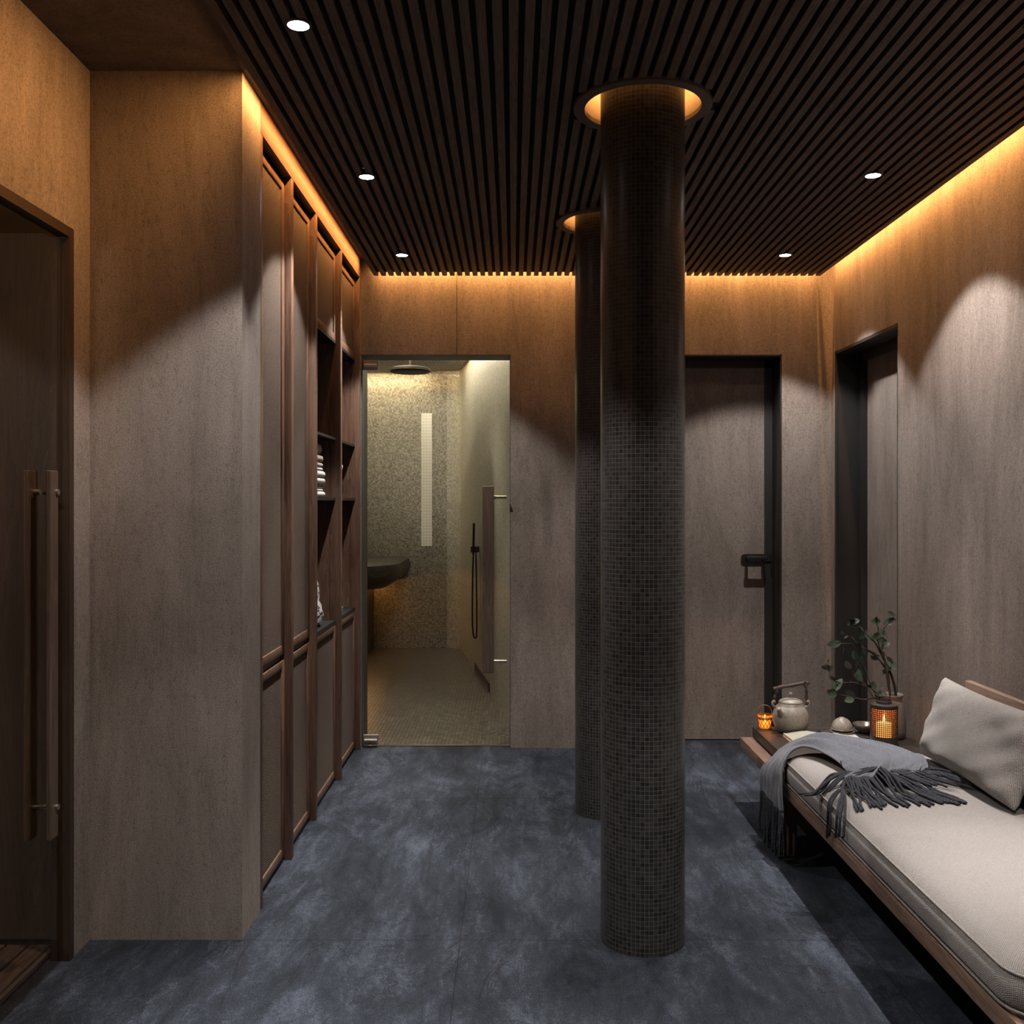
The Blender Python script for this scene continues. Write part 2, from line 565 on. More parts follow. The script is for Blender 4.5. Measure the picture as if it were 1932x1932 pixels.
obj('backing_board', bm, 'backing', ceil)
bm = B()
NS = 59
pitch = (SX1 - SX0 - .024) / (NS - 1)
for i in range(NS):
    x0 = SX0 + i * pitch
    x1 = x0 + .024
    segs = [(YF, SY1)]
    for cx, cy in COLS:
        dx = 0 if x0 <= cx <= x1 else min(abs(x0 - cx), abs(x1 - cx))
        if dx < RO - .006:
            h = math.sqrt((RO - .004) ** 2 - dx * dx)
            new = []
            for a, b in segs:
                if a < cy - h and b > cy + h:
                    new += [(a, cy - h), (cy + h, b)]
                else: new.append((a, b))
            segs = new
    for a, b in segs:
        box(bm, x0, x1, a, b, ZC, ZC + .0199)
obj('slat_panel', bm, 'slat', ceil)

# left wall with the sauna doorway, pier, back wall, right wall, wall behind
JY = 2.889
bm = B()
box(bm, XL - .054, XL, JY, 3.0, 0, ZW)
box(bm, XL - .054, XL, 1.98, JY, DOORZ, ZW)
box(bm, XL - .054, XL, YF, 1.98, 0, ZW)
struct('wall_left', bm, 'wall', 'taupe stone wall around the glass sauna door', 'wall')
bm = B(); box(bm, XL - .054, XP, 3.0, 3.215, 0, ZS)
struct('wall_pier', bm, 'wall', 'taupe stone pier between sauna door and tall cabinets', 'wall')
bm = B(); box(bm, -1.335, -1.285, 3.215, YB2, 0, ZW)
struct('wall_left_rear', bm, 'wall', 'wall behind the row of cabinets', 'wall')
D1L, D1R, D2L, D2R = -.817, -.0143, .60, 1.449
bm = B()
box(bm, -2.7, D1L, YB, YB2, 0, ZW)
box(bm, D1L, -.3045, YB, YB2, DOORZ, ZW)
box(bm, -.3015, D1R, YB, YB2, DOORZ, ZW)
box(bm, -.3045, -.3015, YB + .012, YB2, DOORZ, ZW)
box(bm, D1R, D2L, YB, YB2, 0, ZW)
box(bm, D2L, D2R, YB, YB2, DOORZ, ZW)
box(bm, D2R, 1.95, YB, YB2, 0, ZW)
box(bm, D2L - .1, D2R + .1, YB2 + .08, YB2 + .12, 0, ZW)
struct('wall_back', bm, 'wall', 'taupe stone back wall with shower door and flush door', 'wall')
D3A, D3B = 4.415, 5.263
bm = B()
box(bm, XR, XR + .2, YF, D3A, 0, ZW)
box(bm, XR, XR + .2, D3A, D3B, DOORZ, ZW)
box(bm, XR, XR + .2, D3B, YB, 0, ZW)
box(bm, XR + .2, XR + .24, D3A - .1, YB, 0, ZW)
struct('wall_right', bm, 'wall', 'taupe stone wall behind the daybed with a recessed doorway', 'wall')
bm = B(); box(bm, -3.0, 2.0, YF - .1, YF, 0, ZW)
struct('wall_front', bm, 'wall', 'plain taupe wall facing the shower door', 'wall')
bm = B(); box(bm, XP - .03, XP, 3.215, YB, ZC, ZS)
struct('trim_1', bm, 'oak_y', 'oak fascia board above the tall cabinets', 'trim')

# ------------------------------------------------------------------ doors
# shower door
d = Thing('door_1', 'frameless glass door with long brown handle into the mosaic shower', 'door', (-.41, YB, 0), kind='structure')
bm = B()
box(bm, D1L, D1L + .006, YB, YB2, 0, DOORZ)
box(bm, D1R - .004, D1R, YB, YB2, 0, DOORZ)
box(bm, D1L, D1R, YB, YB2, DOORZ - .006, DOORZ)
d.part('frame', bm, 'grey_lining')
bm = B(); box(bm, D1L + .009, D1R - .007, YB + .026, YB + .036, .010, DOORZ - .034)
d.part('glass_pane', bm, 'glass')
bm = B(); box(bm, D1L + .01, D1R - .01, YB + .02, YB + .042, .0, .008)
d.part('threshold', bm, 'chrome')
for z0 in (.002, DOORZ - .092):
    bm = B()
    box(bm, D1L + .007, D1L + .090, YB + .010, YB + .0255, z0 + .010, z0 + .066, .003)
    h = d.part('hinge', bm, 'hinge')
    bm = B(); tube(bm, [(D1L + .014, YB + .006, z0 + .034), (D1L + .082, YB + .006, z0 + .034)], .012, 12)
    d.part('hinge_barrel', bm, 'chrome', 'auto', h)
bm = B(); box(bm, -.163, -.103, YB - .035, YB - .013, .408, 1.411, .003)
hb = d.part('handle', bm, 'handle_wood', label='long dark brown wooden pull bar')
for z in (1.351, .47):
    bm = B()
    tube(bm, [(-.104, YB - .024, z), (-.094, YB - .024, z)], .012, 14)
    tube(bm, [(-.095, YB - .024, z), (-.034, YB - .024, z)], .0095, 14)
    tube(bm, [(-.045, YB - .026, z), (-.045, YB + .030, z)], .0095, 14)
    d.part('standoff', bm, 'chrome', 'auto', hb)

# flush door in the back wall
d = Thing('door_2', 'flush stone-faced door in back wall right of the columns, black lever', 'door', (1.02, YB, 0), kind='structure')
bm = B()
YD = 5.535
for (a, b, y0, y1) in ((D2R - .008, D2R, YB, YD), (D2R - .052, D2R, YD - .028, YD), (D2L, D2L + .008, YB, YD), (D2L, D2L + .052, YD - .028, YD)):
    box(bm, a, b, y0, y1, 0, DOORZ)
box(bm, D2L, D2R, YB, YD, DOORZ - .008, DOORZ)
box(bm, D2L, D2R, YD - .028, YD, DOORZ - .05, DOORZ)
d.part('frame', bm, 'darkframe')
bm = B(); box(bm, D2L + .03, D2R - .03, YD - .02, YD + .03, .006, DOORZ - .03)
leaf = d.part('door_leaf', bm, 'wall')
# lever on a long rounded plate
hp = at(1430, 1052, YD - .02)
bm = B()
n = 16
def pill(x0, x1, z, r):
    pts = []
    for i in range(n + 1):
        a = PI / 2 + PI * i / n
        pts.append((x0 + r + r * math.cos(a), z + r * math.sin(a)))
    pts += [(x1, z - r), (x1, z + r)]
    return pts
poly = pill(hp.x - .095, hp.x + .094, hp.z, .020)
va = [bm.verts.new((x, YD - .021, z)) for x, z in poly]
vb = [bm.verts.new((x, YD - .034, z)) for x, z in poly]
for i in range(len(poly)):
    j = (i + 1) % len(poly)
    bm.faces.new((va[i], va[j], vb[j], vb[i]))
bm.faces.new(va); bm.faces.new(list(reversed(vb)))
pl = d.part('handle_plate', bm, 'blackmetal')
bm = B()
box(bm, hp.x - .076, hp.x + .036, YD - .088, YD - .075, hp.z - .010, hp.z + .012, .003)
tube(bm, [(hp.x - .064, YD - .033, hp.z), (hp.x - .064, YD - .080, hp.z)], .009, 12)
tube(bm, [(hp.x + .024, YD - .033, hp.z), (hp.x + .024, YD - .080, hp.z)], .009, 12)
d.part('lever', bm, 'blackmetal', 'auto', pl)
bm = B(); box(bm, hp.x + .066, hp.x + .071, YD - .052, YD - .046, hp.z - .055, hp.z + .006)
d.part('key', bm, 'blackmetal', parent=pl)

# doorway in the right wall
d = Thing('door_3', 'recessed stone-faced door with deep black frame in right wall', 'door', (XR, 4.84, 0), kind='structure')
bm = B()
XD = XR + .162
box(bm, XR, XD, D3B - .008, D3B, 0, DOORZ)
box(bm, XD - .045, XD, D3B - .05, D3B - .008, 0, DOORZ)
box(bm, XR, XD, D3A, D3A + .008, 0, DOORZ)
box(bm, XR, XD, D3A, D3B, DOORZ - .008, DOORZ)
box(bm, XD - .045, XD, D3A, D3B, DOORZ - .05, DOORZ - .008)
box(bm, XR - .004, XR + .006, D3B - .012, D3B + .003, 0, DOORZ + .003)
box(bm, XR - .004, XR + .006, D3A, D3B, DOORZ - .012, DOORZ + .003)
d.part('frame', bm, 'darkframe')
bm = B(); box(bm, XD - .012, XD + .036, D3A + .004, D3B - .012, .005, DOORZ - .012)
d.part('door_leaf', bm, 'wall')

# sauna door and the room behind it
d = Thing('door_4', 'glass sauna door with tall dark wooden handle, left wall', 'door', (XL, 2.45, 0), kind='structure')
bm = B()
box(bm, XL - .053, XL + .002, JY - .030, JY - .002, 0, DOORZ - .002)
box(bm, XL - .053, XL + .002, 1.985, 2.013, 0, DOORZ - .002)
box(bm, XL - .053, XL + .002, 2.013, JY - .030, DOORZ - .030, DOORZ - .002)
d.part('frame', bm, 'jamb')
bm = B(); box(bm, XL - .0265, XL - .0165, 2.02, JY - .034, .008, DOORZ - .034)
d.part('glass_pane', bm, 'glass_tint')
for k, (x0, x1) in enumerate(((-1.276, -1.262), (-1.338, -1.324))):
    bm = B(); box(bm, x0, x1, 2.706, 2.752, .399, 1.4125, .003)
    h = d.part('handle', bm, 'handle_wood')
    for z in (1.353, .482):
        bm = B()
        if k == 0: tube(bm, [(-1.2977, 2.742, z), (-1.257, 2.742, z)], .0085, 14)
        else: tube(bm, [(-1.340, 2.742, z), (-1.3075, 2.742, z)], .0085, 14)
        d.part('standoff', bm, 'chrome', 'auto', h)

bm = B()
box(bm, -2.6, XL - .054, 2.93, 2.99, .035, DOORZ)
box(bm, -2.6, XL - .054, 2.94, 2.99, 0, .035)
box(bm, -2.66, -2.6, 0.6, 2.99, 0, DOORZ)
box(bm, -2.6, XL - .054, 0.54, .6, 0, DOORZ)
box(bm, -2.66, XL - .054, .54, 2.99, DOORZ, DOORZ + .04)
struct('wall_sauna', bm, 'sauna', 'dark wood lining of the sauna behind the glass door', 'wall')
t = Thing('duckboard', 'slatted wooden duckboard on the floor behind the sauna glass', 'duckboard', (-1.6, 2.0, 0))
xs = [(-1.3595, -1.3455)] + [(-1.366 - .0665 * k - .0575, -1.366 - .0665 * k) for k in range(9)]
for a, b in xs:
    bm = B(); box(bm, a, b, .7, 2.925, .004, .020, .002)
    t.part('board', bm, 'duck')
for y in (.9, 1.7, 2.6):
    bm = B(); box(bm, -1.95, -1.35, y, y + .04, 0, .0035)
    t.part('batten', bm, 'duck')
t = Thing('sauna_fill_lamp', 'added unseen fill lamp in the sauna ceiling', 'lamp', (-1.50, .78, DOORZ))  # lamp added out of view to brighten the sauna interior
bm = B(); lathe(bm, [(.05, -.012), (.06, -.010), (.06, -.001), (.02, -.001)], (-1.50, .78, DOORZ), 28)
t.part('lamp_body', bm, 'bronze', 'auto')
ld = bpy.data.lights.new('sauna_fill', 'POINT'); ld.energy = 34; ld.color = (1, .78, .56); ld.shadow_soft_size = .04
o = bpy.data.objects.new('sauna_fill', ld); COL.objects.link(o); o.parent = t.o; o.location = (0, 0, -.07)

# ------------------------------------------------------------------ columns and their collars
bm = B(); lathe(bm, [(RCOL, 0), (RCOL, ZS)], n=96)
c1 = tag(obj('mosaic_column', bm, 'col', smooth='auto'), 'charcoal mosaic column nearest the daybed, in front of the other column', 'column', 'mosaic columns', 'thing')
c1.location = (*COLS[0], 0)
c2 = c1.copy(); COL.objects.link(c2); c2.location = (*COLS[1], 0)
tag(c2, 'charcoal mosaic column standing behind the other, nearer the shower door', 'column')
t = Thing('ceiling_collar', 'large glowing round ceiling collar around the nearer mosaic column', 'light', (*COLS[0], ZC), 'lit collars around the columns')
c = (*COLS[0], 0)
bm = B(); lathe(bm, [(RI, ZC - .006), (RO, ZC - .006), (RO, ZC + .008), (RI, ZC + .008), (RI, ZC - .006)], c, 72, False, False)
t.part('rim', bm, 'ring', 'auto')
bm = B(); lathe(bm, [(RI, ZC - .004), (RI, ZS - .006), (RCOL + .0005, ZS - .006), (RCOL + .0005, ZS - .001), (RI + .010, ZS - .001), (RI + .010, ZC - .004), (RI, ZC - .004)], c, 72, False, False)
t.part('recess', bm, 'recess', 'auto')
bm = B(); lathe(bm, [(RCOL + .0004, ZS - .034), (RCOL + .0030, ZS - .034), (RCOL + .0030, ZS - .012), (RCOL + .0004, ZS - .012)], c, 72, False, False)
t.part('light_ring', bm, emissive('collar_led', WARM, 14), 'auto')
c2c = copy_tree(t.o, (0, COLS[1][1] - COLS[0][1], 0))
tag(c2c, 'smaller-looking glowing ceiling collar around the farther mosaic column')

# ------------------------------------------------------------------ downlights
DL = [(-.54, 2.493), (-.54, 3.655), (-.54, 4.815), (1.322, 3.640), (1.322, 4.815), (1.322, 2.493), (-.54, 1.33), (1.322, 1.33)]
LAB = ['bright downlight at top left of the slats, nearest the stone pier',
       'middle downlight of the three on the cabinet side of the ceiling',
       'downlight over the far cabinets, closest to the shower door wall',
       'downlight on the daybed side, nearer of the two in view',
       'downlight on the daybed side, close to the flush back door',
       'downlight above the near end of the daybed', 'downlight over the sauna door end', 'downlight behind the daybed end']
LENS = M['lens']
t = Thing('downlight', LAB[0], 'downlight', (DL[0][0], DL[0][1], ZC), 'ceiling downlights')
c = (DL[0][0], DL[0][1], ZC)
bm = B(); lathe(bm, [(.027, -.003), (.034, -.003), (.036, .0), (.036, .018), (.027, .018), (.027, -.003)], c, 36, False, False)
t.part('bezel', bm, 'blackmetal', 'auto')
bm = B(); lathe(bm, [(.0268, -.0025), (.0268, .006)], c, 36)
t.part('lens', bm, LENS)
dls = [t.o]
for i in range(1, len(DL)):
    q = copy_tree(t.o, (DL[i][0] - DL[0][0], DL[i][1] - DL[0][1], 0))
    tag(q, LAB[i]); dls.append(q)
SPOT_W = [150] * 8
for i, (x, y) in enumerate(DL):
    ld = bpy.data.lights.new('downlight_beam', 'SPOT')
    ld.energy = SPOT_W[i]
    ld.spot_size = math.radians(97)
    ld.spot_blend = .22
    ld.shadow_soft_size = .022
    ld.color = (1, .94, .895)
    ld.use_nodes = True
    nt = ld.node_tree
    em = [n_ for n_ in nt.nodes if n_.type == 'EMISSION'][0]
    ge = nt.nodes.new('ShaderNodeNewGeometry')
    sp = nt.nodes.new('ShaderNodeSeparateXYZ')
    ab = nt.nodes.new('ShaderNodeMath'); ab.operation = 'ABSOLUTE'
    rp = nt.nodes.new('ShaderNodeValToRGB')
    cr = rp.color_ramp
    for _ in range(5): cr.elements.new(.5)
    for e_, (p_, v_) in zip(cr.elements, ((.64, .42), (.70, .60), (.80, .80), (.90, .84), (.955, .92), (.982, 1.7), (1., 3.1))):
        e_.position = p_; e_.color = (v_, v_, v_, 1)
    nt.links.new(ge.outputs['Incoming'], sp.inputs[0])
    nt.links.new(sp.outputs[2], ab.inputs[0])
    nt.links.new(ab.outputs[0], rp.inputs[0])
    nt.links.new(rp.outputs[0], em.inputs['Strength'])
    o = bpy.data.objects.new('downlight_beam', ld)
    COL.objects.link(o)
    o.parent = dls[i]
    o.location = (0, 0, -.006)

# ------------------------------------------------------------------ warm cove strips along the slat field
def led_strip(name, label, p, size, nrm, watts, spread=105):
    """a real linear LED profile: a slim aluminium channel with an area lamp for its diffuser"""
    p = Vector(p); nrm = Vector(nrm).normalized()
    along = Vector((0, 1, 0)) if abs(nrm.x) > .01 else Vector((1, 0, 0))
    bm = B()
    hx, hy = (.004, size / 2) if along.y else (size / 2, .004)
    q = p - nrm * .007
    box(bm, q.x - hx, q.x + hx, q.y - hy, q.y + hy, q.z - .005, q.z + .005)
    ch = tag(obj(name, bm, 'chrome'), label, 'light strip', 'warm cove light strips')
    ld = bpy.data.lights.new('cove_light', 'AREA')
    ld.shape = 'RECTANGLE'; ld.size = size; ld.size_y = .008
    ld.energy = watts; ld.color = WARM; ld.spread = math.radians(spread)
    o = bpy.data.objects.new('cove_light', ld); COL.objects.link(o)
    zax = -nrm; xax = along; yax = zax.cross(xax)
    o.matrix_world = Matrix((xax, yax, zax)).transposed().to_4x4()
    o.location = p
    o.parent = ch
    return ch


LW = 5.2      # watts per metre
zl = ZC + .088
led_strip('cove_light_strip', 'warm light strip hidden over the slats beside the pier and cabinets', (SX0 - .012, (.3 + SY1) / 2, zl), SY1 - .3, (-1, 0, -.85), LW * (SY1 - .3))
led_strip('cove_light_strip', 'warm light strip hidden on the slat edge along the back wall', ((SX0 + SX1) / 2, SY1 + .012, zl), SX1 - SX0, (0, 1, -.85), LW * .55 * (SX1 - SX0))
led_strip('cove_light_strip', 'warm light strip hidden on the slat edge along the daybed wall', (SX1 + .012, (.3 + SY1) / 2, zl), SY1 - .3, (1, 0, -.85), LW * .55 * (SY1 - .3))
led_strip('cove_light_strip', 'warm light strip high in the ceiling pocket along the back wall', ((SX0 + XR) / 2, SY1 - .01, ZW - .02), XR - SX0 - .1, (0, 1, -1.3), 15 * (XR - SX0), 130)
led_strip('cove_light_strip', 'warm light strip high in the ceiling pocket along the daybed wall', (SX1 - .01, (.3 + SY1) / 2, ZW - .02), SY1 - .3, (1, 0, -1.3), 15 * (SY1 - .3), 130)

# ------------------------------------------------------------------ cabinets
CB = -1.272                     # carcass back
XDO = -.845                     # door fronts
bays = [(3.216, 3.250, 3.668, 3.704), (None, 3.704, 4.122, 4.156), (None, 4.156, 4.718, 4.755), (None, 4.755, 5.300, YB - .003)]
CT0, CT1 = .744, .764           # black counter
TOPD = 2.503


def framed_door(t, y0, y1, z0, z1, name='door'):
    s = .036
    bm = B()
    box(bm, XDO - .022, XDO, y0, y0 + s, z0, z1, .0025)
    box(bm, XDO - .022, XDO, y1 - s, y1, z0, z1, .0025)
    box(bm, XDO - .022, XDO, y0 + s, y1 - s, z1 - .030, z1, .0025)
    box(bm, XDO - .022, XDO, y0 + s, y1 - s, z0, z0 + .034, .0025)
    dr = t.part(name, bm, 'oak', 'auto')
    bm = B(); box(bm, XDO - .020, XDO - .006, y0 + s - .003, y1 - s + .003, z0 + .030, z1 - .026)
    t.part('woven_panel', bm, 'weave', parent=dr)
    return dr


BL = ['tall oak cabinet with two woven-panel doors, right beside the stone pier',
      'tall oak cabinet with two woven-panel doors, second from the pier',
      'oak cabinet with open niche holding the stack of towels',
      'oak cabinet with open niche next to the glass shower door']
for i, (p0, y0, y1, p1) in enumerate(bays):
    t = Thing('tall_cabinet' if i < 2 else 'open_niche_cabinet', BL[i], 'cabinet', (-1.05, (y0 + y1) / 2, 0), 'row of oak wall cabinets')
    posts = [(y1, p1)] + ([(p0, y0)] if p0 else [])
    for a, b in posts:
        bm = B(); box(bm, XDO - .03, XP, a, b, 0, ZC - .001, .002)
        t.part('post', bm, 'oak', 'auto')
        bm = B(); box(bm, CB, XDO - .03, a, b, 0, ZC - .001)
        t.part('side_panel', bm, 'oak')
    bm = B(); box(bm, CB - .01, CB, y0, y1, .05, TOPD)
    t.part('back_panel', bm, 'oak')
    bm = B(); box(bm, CB, XDO - .03, y0, y1, TOPD, TOPD + .018)
    t.part('top_panel', bm, 'blackmetal')
    bm = B(); box(bm, CB, XDO - .03, y0, y1, 0, .012)
    t.part('plinth', bm, 'blackmetal')
    g = .003
    framed_door(t, y0 + g, y1 - g, .018, CT0 - .001)
    bm = B(); box(bm, CB, XDO + (-.012 if i < 2 else 0), y0, y1, CT0, CT1)
    t.part('counter', bm, 'blackmetal')
    if i < 2:
        framed_door(t, y0 + g, y1 - g, CT1 + .001, TOPD)
    else:
        framed_door(t, y0 + g, y1 - g, 2.090, TOPD)
        for z0, z1 in ((2.078, 2.089), (1.619, 1.631), (1.333, 1.347)):
            bm = B(); box(bm, CB, XDO, y0, y1, z0, z1)
            t.part('shelf', bm, 'blackmetal')

# towels in the niche: five folded white ones under three beige rolls
def folded_towel(bm, x0, x1, y0, y1, z0, h, layers=2):
    lh = h / layers
    for k in range(layers):
        zz = z0 + k * lh
        prof = []
        r = lh / 2 * .98
        for q in range(9):
            a = -PI / 2 + PI * q / 8
            prof.append((x1 - r + r * math.cos(a), zz + r + r * math.sin(a)))
        prof += [(x0, zz + 2 * r), (x0, zz)]
        ys = [y0, y0 + .010, y1 - .012, y1 - .003]
        sh = [.006, 0, 0, .012]
        rings = []
        for y, s_ in zip(ys, sh):
            rings.append([bm.verts.new((x - (s_ if x > x0 else 0), y, zz + r + (z - zz - r) * (1 - s_ * 20))) for x, z in prof])
        for a, b in zip(rings, rings[1:]):
            for q in range(len(prof)):
                j = (q + 1) % len(prof)
                bm.faces.new((a[q], a[j], b[j], b[q]))
        bm.faces.new(rings[0]); bm.faces.new(list(reversed(rings[-1])))
    return bm


TY0, TY1 = 4.215, 4.545
zz = 1.3475
for k, (h, lay, mt, pos) in enumerate((
        (.026, 1, 'towel', 'white folded towel resting on the niche shelf, bottom of the stack'),
        (.011, 1, 'towel', 'thin white folded towel, second from the bottom of the niche stack'),
        (.020, 2, 'towel_grey', 'grey folded towel with two folds, third from the bottom in the niche'),
        (.029, 1, 'towel', 'thick white folded towel lying on the grey one in the niche'),
        (.031, 1, 'towel', 'thick white folded towel in the niche, upper of the two thick ones'),
        (.013, 1, 'towel', 'thin white folded towel in the niche, topmost white one'),
        (.022, 1, 'towel2', 'beige folded towel in the niche under the two rolls'))):
    bm = B(); folded_towel(bm, -1.14, -.864 + (.004 if h > .024 else -.004), TY0, TY1 + (.008 if h > .024 else -.006), zz, h, lay)
    tag(obj('folded_towel', bm, mt, smooth='auto'), pos, 'towel', 'folded towels in the niche')
    zz += h + .0006
def roll(bm, x, z, r, y0, y1):
    prof = [(r * .25, 0), (r * .8, .004), (r, .018), (r, y1 - y0 - .018), (r * .8, y1 - y0 - .004), (r * .3, y1 - y0)]
    lathe(bm, prof, n=24)
    bmesh.ops.rotate(bm, verts=bm.verts, cent=(0, 0, 0), matrix=Matrix.Rotation(-PI / 2, 3, 'X'))
    bmesh.ops.translate(bm, verts=bm.verts, vec=(x, y0, z))
    return bm
tag(obj('rolled_towel', roll(B(), -.886, zz + .018, .0175, TY0, TY1 + .012), 'towel2', smooth='auto'), 'beige rolled towel lying on the folded stack, lower of two rolls', 'towel', 'rolled towels')
tag(obj('rolled_towel', roll(B(), -.896, zz + .0625, .0262, TY0, TY1 - .015), 'towel2', smooth='auto'), 'beige rolled towel at the very top of the niche stack', 'towel', 'rolled towels')

# ornaments in the niches
bm = B(); lathe(bm, [(.028, 0), (.040, .02), (.044, .055), (.036, .095), (.024, .118), (.027, .145), (.022, .19), (.010, .235), (.004, .245)], (-.900, 4.466, CT1 + .0005), 40)
for v in bm.verts:
    dx, dy = v.co.x + .900, v.co.y - 4.466
    a = math.atan2(dy, dx) + (v.co.z - CT1) * 9
    k = 1 + .09 * math.sin(a * 5)
    v.co.x = -.900 + dx * k; v.co.y = 4.466 + dy * k
tag(obj('twisted_ornament', bm, 'ornament', smooth=True), 'black and white twisted ornament on the niche counter below the towels', 'ornament')
bm = B(); box(bm, -.93, -.868, 4.98, 5.06, CT1 + .0005, CT1 + .028, .003)
tag(obj('small_box', bm, 'greybox'), 'small grey box on the counter beside the shower door', 'box')
t = Thing('dark_pot', 'dark round pot with a white blossom in the far niche', 'pot', (-.905, 5.06, 1.3475))
bm = B(); lathe(bm, [(.02, 0), (.034, .02), (.040, .05), (.032, .09), (.018, .115), (.014, .12)], (-.905, 5.06, 1.3475), 28)
t.part('pot_body', bm, 'darkpot', True)
bm = B()
bmesh.ops.create_icosphere(bm, subdivisions=3, radius=.026)
for v in bm.verts: v.co *= 1 + .12 * math.sin(v.co.x * 160) * math.sin(v.co.y * 150)
bmesh.ops.translate(bm, verts=bm.verts, vec=(-.895, 5.06, 1.3475 + .155))
t.part('blossom', bm, 'towel', True)
bm = B(); tube(bm, spline([(-.905, 5.06, 1.46), (-.90, 5.06, 1.53), (-.885, 5.07, 1.585)]), .002, 6)
t.part('twig', bm, 'page')

# ------------------------------------------------------------------ shower room
def sx(y): return -.03 - .1516 * (y - 6.03)
YS = 9.0
bm = B(); box(bm, -2.7, .15, YB2, YS + .1, -.06, 0)
box(bm, D1L, D1R, YB + .045, YB2, 0, .001)
struct('floor_shower', bm, 'mosaic_floor', 'brown mosaic floor inside the shower room', 'floor')
# slanting side wall with a rounded back corner
slope = math.atan2(-.1516, 1)
dirv = Vector((-.1516, 1)).normalized()
R = .14
pts = [(sx(YB2), YB2)]
# tangent arc between the slanted wall and the back wall
nin = Vector((-dirv.y, dirv.x))            # towards the room
yc = YS - R
xc = None
for k in range(4000):
    y = 5.6 + k * .001
    q = Vector((sx(y), y)) + nin * R
    if q.y >= yc:
        xc = q.x; t0 = Vector((sx(y), y)); break
a0 = math.atan2(-nin.y, -nin.x)
for k in range(13):
    a = a0 + (PI / 2 - a0) * k / 12
    pts.append((xc + R * math.cos(a), yc + R * math.sin(a)))
SBX = xc + .004
bm = B(); box(bm, -2.6, SBX, YS, YS + .1, 0, 2.51); box(bm, -2.7, -2.6, YB2, YS + .1, 0, 2.51)
struct('wall_shower_back', bm, 'mosaic_wall', 'speckled grey mosaic wall at the back of the shower', 'wall')
bm = B()
vs0 = [bm.verts.new((x, y, 0)) for x, y in pts]
vs1 = [bm.verts.new((x, y, 2.51)) for x, y in pts]
fs = []
for i in range(len(pts) - 1):
    fs.append(bm.faces.new((vs0[i], vs0[i + 1], vs1[i + 1], vs1[i])))
r = bmesh.ops.extrude_face_region(bm, geom=fs)
bmesh.ops.translate(bm, verts=[v for v in r['geom'] if isinstance(v, bmesh.types.BMVert)], vec=(.09, .06, 0))
struct('wall_shower_side', bm, 'mosaic_pale', 'pale mosaic side wall of the shower with rounded corner', 'wall', 'auto')
bm = B(); box(bm, -2.7, .25, YB2, YS + .1, 2.51, 2.6)
struct('ceiling_shower', bm, 'shower_ceiling', 'mosaic ceiling of the shower room', 'ceiling')
bm = B(); lathe(bm, [(.83, 2.425), (.853, 2.43), (.853, 2.465), (.83, 2.47)], (-1.284, 7.594, 0), 96)
ra = struct('trim_2', bm, 'shower_ceiling', 'round dropped ceiling disc in the shower', 'trim', 'auto')
bm = B(); lathe(bm, [(.70, 2.488), (.715, 2.488), (.715, 2.498), (.70, 2.498), (.70, 2.488)], (-1.284, 7.594, 0), 96, False, False)
obj('light_ring', bm, emissive('shower_led', (1, .66, .32), 260), ra)
# heated bench with warm light underneath
t = Thing('stone_bench', 'dark rounded mosaic bench glowing underneath, inside the shower', 'bench', (-1.7, 8.3, 0))
def rbox(x0, x1, y0, y1, r, n=10):
    p = [(x0, y0)]
    for k in range(n + 1):
        a = -PI / 2 + PI / 2 * k / n
        p.append((x1 - r + r * math.cos(a), y0 + r + r * math.sin(a)))
    p += [(x1, y1), (x0, y1)]
    return p
zt, zb = .835, .60
rings = [(.30, zb), (.12, zb + .02), (.02, zb + .09), (0, zb + .15), (.015, zt - .02), (.06, zt)]
bm = B()
loops = []
for ins, z in rings:
    loops.append([bm.verts.new((x if x < -2.5 else x - ins, y if y > 8.9 else y + ins * .5, z)) for x, y in rbox(-2.59, -.93, 7.75, 8.99, .45)])
for a, b in zip(loops, loops[1:]):
    for i in range(len(a)):
        j = (i + 1) % len(a)
        bm.faces.new((a[i], a[j], b[j], b[i]))
bm.faces.new(list(reversed(loops[0]))); bm.faces.new(loops[-1])
t.part('seat', bm, 'dark_mosaic', 'auto')
bm = B(); box(bm, -2.59, -1.262, 8.2, 8.98, 0, zb)
t.part('base', bm, 'dark_mosaic')
bm = B(); box(bm, -1.258, -1.248, 8.2, 8.95, zb - .022, zb - .008); box(bm, -2.5, -1.27, 8.17, 8.18, zb - .022, zb - .008)
t.part('light_strip', bm, emissive('bench_led', (1, .42, .10), 24))
bm = B(); box(bm, -.832, -.737, YS - .010, YS - .002, .926, 2.13)
tag(obj('light_panel', bm, 'strip'), 'narrow upright backlit mosaic strip on the shower back wall', 'light')
# rain head
t = Thing('rain_shower', 'round dark rain shower head hanging from the shower ceiling', 'shower head', (-.685, 6.6, 2.2))
bm = B(); lathe(bm, [(.10, 2.185), (.128, 2.188), (.136, 2.197), (.134, 2.212), (.11, 2.222), (.03, 2.226)], (-.685, 6.6, 0), 48)
t.part('head', bm, 'bronze', 'auto')
bm = B(); tube(bm, [(-.685, 6.6, 2.225), (-.685, 6.6, 2.509)], .009, 16)
t.part('arm', bm, 'bronze', 'auto')
